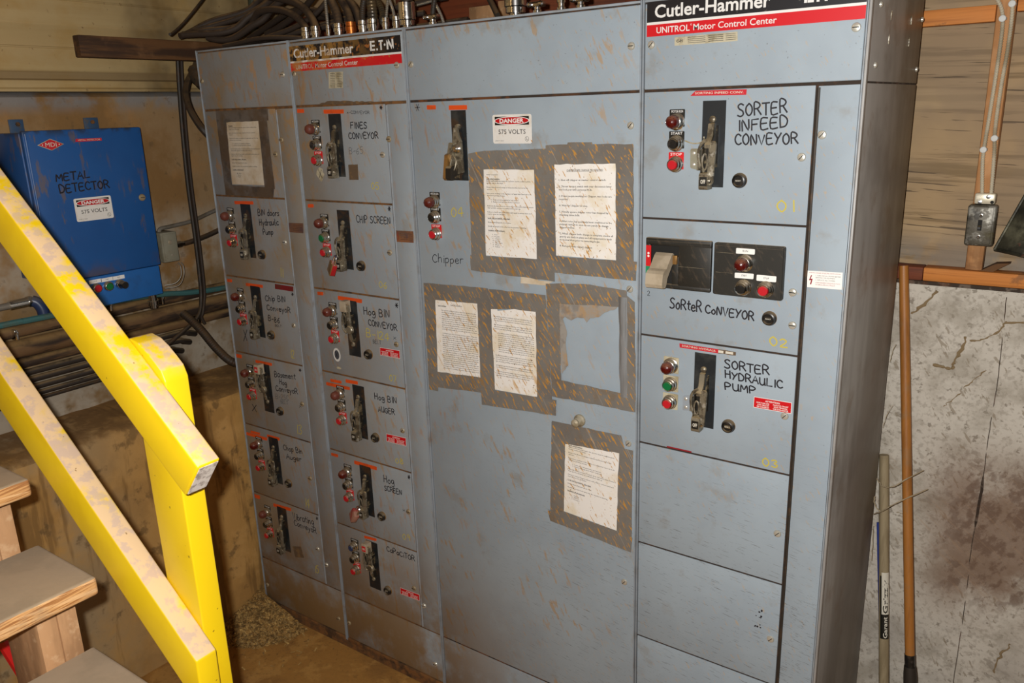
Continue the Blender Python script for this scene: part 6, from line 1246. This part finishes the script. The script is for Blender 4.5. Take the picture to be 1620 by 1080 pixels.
b.prism([tuple(e + dn * .004), tuple(end_lo - dn * .004), tuple(end_lo - dn * .004 + o2), tuple(e + dn * .004 + o2)], -Y1 + .004, -Y0 - .004, 'cut_wood'); b.build('worn_end', tr, org=WLOC[tr.name])
b = MB(FRONT, (0, 0, 0))
s, e, sb, n_ = rail_poly((-1.3274, 1.5698), (-.7688, 1.1206), .094, 1.1)
dd = (e - s).normalized(); bottom_end = Vector((e.x - .002, 0)); tt = (bottom_end.x - sb.x) / dd.x; bottom_end.y = sb.y + dd.y * tt
soft_board(b, [tuple(s), tuple(sb), tuple(bottom_end), tuple(e)], -Y1, -Y0, 'yellow_paint')
b.build('middle_rail', t, org=(-.77, Y0, 1.1))
b = MB(FRONT, (0, 0, 0))
soft_board(b, [(-.8035, 0), (-.8035, 1.626), (-.812, 1.645), (-.8286, 1.6586), (-.848, 1.673), (-.8686, 1.684), (-.893, 1.689), (-.905, 1.687), (-.8945, 0)], -YP, -Y1 - .0005, 'yellow_paint', .003)
b.build('post', t, org=(-.85, -1.14, 0))

t = thing('staircase', (-1.2, -1.6, 0), 'dusty wooden stair with thick plank treads beside the yellow handrail', 'stairs')
NX = [-1.470, -1.268, -1.060, -.900, -.70, -.50, -.30, -.10]; TZ = [1.512, 1.356, 1.200, 1.016, .84, .66, .48, .25]
for k, (x, z) in enumerate(zip(NX, TZ)):
    if k == 0 or k > 3: continue
    b = MB(WLD); bm = bmesh.new(); bmesh.ops.create_cube(bm, size=1)
    for w in bm.verts: w.co = (x - .113 + w.co.x * .226, -1.61 + w.co.y * .80, z - .0195 + w.co.z * .039)
    bmesh.ops.bevel(bm, geom=[q for q in bm.edges if all(abs(v.co.x - x) < 1e-4 for v in q.verts) or all(abs(v.co.y + 1.21) < 1e-4 for v in q.verts)], offset=.008, segments=3, profile=.6, affect='EDGES')
    b.bm(bm, 'tread_wood'); b.build('tread', t, org=(x, -1.6, z))
for k in (1, 2, 3):      # pairs of short boards that hold up the front of each tread
    x, z = NX[k], TZ[k]; zb = TZ[k + 1] if k < 3 else 0
    for j in range(2):
        b = MB(WLD); y1 = -1.2205 - .0385 * j
        b.box(x - .255 if k < 3 else x - .12, x - .092 - .0015 * j, y1 - .0375, y1, max(0, zb - .22), z - .0395, 'block_wood', .002); b.build('riser_block', t, org=(x, y1, zb))
b = MB(WLD)
sx = [(-1.60, 1.60), (-1.02, 1.13), (-.93, .975), (-.93, 0), (-1.00, 0), (-1.00, .90), (-1.60, 1.36)]
for yy in (-1.98,):
    b2 = MB(FRONT, (0, 0, 0)); b2.prism([(-1.62, 1.50), (-1.02, 1.02), (-.93, .960), (-.93, 0), (-1.02, 0), (-1.02, .80), (-1.62, 1.28)], -yy - .04, -yy, 'block_wood'); b2.build('stringer', t, org=(-1.2, yy, .5))
b = MB(WLD); b.tube([tuple(q) for q in smooth_path([(-1.60, -1.245, .98), (-1.60, -1.2146, .838), (-1.60, -1.1832, .705), (-1.60, -1.15, .55), (-1.60, -1.10, 0.02)], 4)], .013, 'red_rope', 8)
tag(b.build('pole', None, org=(-1.6, -1.1, .02)), 'red pole standing behind the stair treads', 'pole')

# ------------------------------------------------------------------ drift of sawdust in the corner
b = MB(WLD); n = 30; pts = []; fs = []; rn = random.Random(8)
def mound(x, y):
    dx = max(0, x + 2.29) / .30; dy = max(0, -y - .02) / .27
    return .085 * max(0, 1 - math.hypot(dx, dy)) ** 1.05 - .004
for i in range(n + 1):
    for j in range(n + 1):
        x = -2.306 + .34 * i / n; y = -.010 - .30 * j / n; h = mound(x, y)
        pts.append((x, y, h + (rn.uniform(-.004, .004) if h > 0 else 0)))
for i in range(n):
    for j in range(n):
        q = i * (n + 1) + j
        if max(pts[w][2] for w in (q, q + 1, q + n + 1, q + n + 2)) > .0: fs.append((q, q + 1, q + n + 2, q + n + 1))
b.add(pts, fs, 'sawdust', True)
for k in range(3800):
    x = -2.29 + abs(rn.gauss(0, .17)); y = -.026 - abs(rn.gauss(0, .14)); h = mound(x, y)
    if h < 0 and rn.random() > .10: continue
    if x > -1.75: continue
    l, w, a = rn.uniform(.003, .014), rn.uniform(.001, .003), rn.uniform(0, 3.14); h = max(h, .004) + .001; dz = rn.uniform(-.004, .004)
    ca, sa = math.cos(a), math.sin(a)
    b.add([(x - l * ca - w * sa, y - l * sa + w * ca, h), (x + l * ca - w * sa, y + l * sa + w * ca, h + dz), (x + l * ca + w * sa, y + l * sa - w * ca, h + dz + .001), (x - l * ca + w * sa, y - l * sa - w * ca, h + .001)], [(3, 2, 1, 0)], 'chip_pale' if rn.random() > .45 else 'sawdust')
tag(b.build('sawdust', None, org=(-2.2, -.1, 0)), 'drift of sawdust and chips heaped in the corner by the cabinet foot', 'sawdust', None, 'stuff')

# ------------------------------------------------------------------ things against the back wall
t = thing('light_switch', (.185, .62, 1.656), 'scuffed metal toggle switch box on the bare wood stud', 'switch')
b = MB(FRONT, (0, .652, 0)); b.box(.1505, .2185, 1.658, 1.766, .001, .042, 'cast_box', .006, 3); b.build('box', t, org=(.185, .62, 1.656))
b = MB(FRONT, (0, .652, 0)); b.box(.1535, .2120, 1.664, 1.762, .042, .0455, 'cast_box', .002)
for z in (1.740, 1.684): b.lathe(.184, z, [(.0055, .0455), (.0050, .0480), (.003, .0482), (0, .0470)], 'chrome', 12)
cp = b.build('cover_plate', t, org=(.185, .62, 1.7))
b = MB(FRONT, (0, .652, 0)); b.box(.1785, .1885, 1.700, 1.728, .0455, .0465, 'dark_slot'); b.prism([(1.714, .046), (1.711, .058), (1.705, .058), (1.702, .046)], .1805, .1865, 'cap_black', axis='a'); b.build('toggle', cp, org=WLOC[cp.name])
b = MB(FRONT, (0, .652, 0)); b.box(.162, .211, 1.768, 1.797, .004, .034, 'flex_wall', .005)
for a, z in ((.194, 1.788), (.176, 1.774)): b.lathe(a, z, [(.0058, .034), (.005, .037), (0, .0375)], 'bright_chrome', 12)
b.lathe(.204, 1.774, [(.0045, .0342), (0, .0344)], 'dark_slot', 10); b.build('cable_clamp', t, org=(.185, .62, 1.77))
cable('flexible_conduit', [(.177, .637, 1.790), (.170, .637, 1.86), (.168, .637, 1.90), (.171, .637, 1.993), (.175, .637, 2.129), (.175, .637, 2.211), (.169, .637, 2.25), (.156, .637, 2.276), (.138, .637, 2.30), (.10, .637, 2.34), (.08, .66, 2.52)], .0056, 'flex_wall', 'ribbed steel conduit on the stud that bends off above the orange brace', 'conduit', 'steel conduits above the light switch', 9, 6, (.0062, .0017))
cable('flexible_conduit', [(.198, .637, 1.790), (.195, .637, 1.86), (.192, .637, 1.91), (.188, .637, 1.96), (.189, .637, 2.065), (.193, .637, 2.154), (.193, .637, 2.234), (.189, .637, 2.272), (.184, .637, 2.31), (.18, .637, 2.6)], .0056, 'flex_wall', 'ribbed steel conduit on the stud that runs straight up', 'conduit', 'steel conduits above the light switch', 9, 6, (.0062, .0017))
for x, z, lab in ((.1735, 2.229, 'pale conduit staple just under the bend, near the orange brace'), (.1895, 1.937, 'pale conduit staple on the straight conduit above the switch'), (.1675, 1.908, 'pale conduit staple lowest above the switch'), (.1905, 2.262, 'pale conduit staple highest on the straight conduit')):
    t = thing('conduit_staple', (x, .628, z), lab, 'staple', 'staples on the steel conduits')
    b = MB(FRONT, (x, .6515, z)); b.prism([(-.0085, .0), (-.0075, .0225), (.0075, .0225), (.0085, 0), (.0072, 0), (.0064, .0215), (-.0064, .0215), (-.0072, 0)], -.003, .003, 'paint_blotch', axis='b'); b.lathe(0, 0, [(.0085, .0225), (.0075, .0245), (.003, .0255), (0, .0256)], 'paint_blotch', 14); b.build('strap', t, org=(x, .628, z))
# dished metal scoop standing on the sill
t = thing('scoop', (.36, .66, 1.583), 'black grimy metal scoop resting on the sill beside the switch box', 'scoop')
b = MB(WLD); pts = []; fs = []; nu, nv = 14, 12
for i in range(nu + 1):
    for j in range(nv + 1):
        u, v = i / nu, j / nv
        A = Vector((.2245, 0, 1.655)).lerp(Vector((.345, 0, 1.985)), v); B = Vector((.228, 0, 1.645)).lerp(Vector((.46, 0, 1.570)), u)
        p = Vector((.2245, 0, 1.652)) + (Vector((.345, 0, 1.985)) - Vector((.2245, 0, 1.652))) * v + (Vector((.455, 0, 1.586)) - Vector((.2245, 0, 1.652))) * u * (1 - .35 * v)
        y = .612 + .07 * (math.sin(math.pi * min(1, u)) * (1 - v) * .6) - .03 * v * 0 + .004 * math.sin(9 * u) 
        pts.append((p.x, y, p.z))
for i in range(nu):
    for j in range(nv): q = i * (nv + 1) + j; fs.append((q, q + nv + 1, q + nv + 2, q + 1))
b.add(pts, fs, 'scoop_metal', True)
b.add([(p[0], p[1] + .004, p[2]) for p in pts], [f[::-1] for f in fs], 'scoop_metal', True); b.build('blade', t, org=(.36, .66, 1.583))
b = MB(WLD); b.tube([pts[i * (nv + 1)] for i in range(nu + 1)], .005, 'scoop_metal', 7); b.tube([pts[j] for j in range(nv + 1)], .004, 'scoop_metal', 7); b.build('rolled_edge', t, org=(.36, .66, 1.583))
b = MB(FRONT, (0, 0, 0)); b.prism([(.193, 1.5835), (.224, 1.5835), (.262, 1.610), (.228, 1.606)], -.690, -.655, 'old_timber'); tag(b.build('wood_wedge', None, org=(.22, .67, 1.5835)), 'small dark wood wedge lying on the sill under the switch', 'wedge')
# tools leaning on the wall
def leaning(p0, p1, r, m, name, label, cat, n=14):
    t = thing(name, p1, label, cat); b = MB(WLD); b.tube([tuple(Vector(p0).lerp(Vector(p1), k / 8)) for k in range(9)], [r * .93] + [r] * 8, m, n); b.build('shaft', t, org=p1); return t
p0, p1 = Vector((.0057, .630, 1.587)), Vector((.1658, .47, .3749)); foot = p0 + (p1 - p0) * 1.29
t = leaning(p0, p0 + (p1 - p0) * .97, .0135, 'handle_orange', 'shovel', 'long orange-brown tool handle leaning on the wall, dark socket at the bottom', 'tool')
b = MB(WLD); b.tube([tuple(p0 + (p1 - p0) * k) for k in (.935, .965)], .0148, 'cap_black', 14); b.build('ferrule', t, org=WLOC[t.name])
b = MB(WLD); b.tube([tuple(p0 + (p1 - p0) * k) for k in (.965, .985, 1.08, 1.10)], [.0165, .0185, .020, .015], 'steel_dark', 14); b.build('socket', t, org=WLOC[t.name])
b = MB(FRONT, (0, foot.y, 0)); z0 = foot.z; xc = foot.x; b.prism([(xc - .10, z0 + .22), (xc + .10, z0 + .22), (xc + .10, z0 + .06), (xc, z0 + .0), (xc - .10, z0 + .06)], -.045, -.040, 'steel_dark'); b.build('blade', t, org=WLOC[t.name])
q0, q1 = Vector((.0076, .615, 1.011)), Vector((.0869, .53, .2956)); fq = q0 + (q1 - q0) * 1.4
t = leaning(q0, fq, .0145, 'handle_grey', 'tool_handle', 'shorter grey wooden tool handle with a torn black and white label', 'tool')
b = MB(WLD); dq = (q1 - q0).normalized(); uq = Vector((1, 0, 0)); uq = (uq - dq * uq.dot(dq)).normalized(); nq = uq.cross(dq).normalized()
if nq.y > 0: nq = -nq
def wrap(b, t0, t1, a0, a1, m, r):
    P = []; F = []; nn = 10
    for k in (0, 1):
        c = q0 + (q1 - q0) * (t0, t1)[k]
        for i in range(nn + 1):
            a = a0 + (a1 - a0) * i / nn; P.append(tuple(c + uq * (r * math.sin(a)) + nq * (r * math.cos(a))))
    F = [(i, i + 1, nn + 2 + i, nn + 1 + i) for i in range(nn)]; b.add(P, F, m, True)
wrap(b, .52, .80, -.6, 1.3, 'legend_black', .0148); wrap(b, .505, .69, -.25, 1.3, 'cream_print', .0150)
V, F = text_mesh('Grizzly', .02, 2)
def on_shaft(v, t0, t1, ang0, ang1, r):
    c = q0 + (q1 - q0) * (t0 + (t1 - t0) * v[0]); a = ang0 + (ang1 - ang0) * v[1]; return tuple(c + uq * (r * math.sin(a)) + nq * (r * math.cos(a)))
b.add([on_shaft(v, .685, .535, .95, .0, .0152) for v in V], F, 'legend_black'); V, F = text_mesh('Garant', .02, 2); b.add([on_shaft(v, .795, .70, .85, .05, .0152) for v in V], F, 'cream_print')
b.build('label_wrap', t, org=WLOC[t.name])
t = leaning(Vector((.0082, .632, .7765)), Vector((.098, .595, .0)), .0055, 'blue_plastic', 'stick', 'thin blue stick leaning behind the grey tool handle', 'stick', 10)
rn = random.Random(9); b = MB(WLD)
COBS = [[(.0075, .54, .962), (.031, .515, .954), (.062, .500, .969), (.090, .505, .996), (.125, .56, 1.01)], [(.0075, .53, .909), (.012, .52, .888), (.030, .515, .873)], [(.0075, .55, .843), (.037, .515, .877), (.062, .500, .909), (.095, .505, .936), (.140, .57, .950)],
        [(.0075, .55, 1.12), (.014, .555, 1.16), (.026, .56, 1.19)], [(.06, .6, .84), (.09, .62, .83), (.12, .636, .80)], [(.0075, .56, 1.32), (.010, .57, 1.35), (.016, .575, 1.37)], [(.0075, .555, .80), (.010, .56, .74), (.012, .56, .68)]]
for k, c in enumerate(COBS):
    p = smooth_path(c, 5); b.tube([tuple(q + Vector((rn.uniform(-.001, .001),) * 3)) for q in p], [(.0018 if k < 3 else .0008) * rn.uniform(.6, 1.2) for q in p], 'web', 6)
tag(b.build('cobweb', None, org=(.05, .57, .9)), 'dust-thickened cobweb strands strung between tool handles and cabinet', 'cobweb', None, 'stuff')
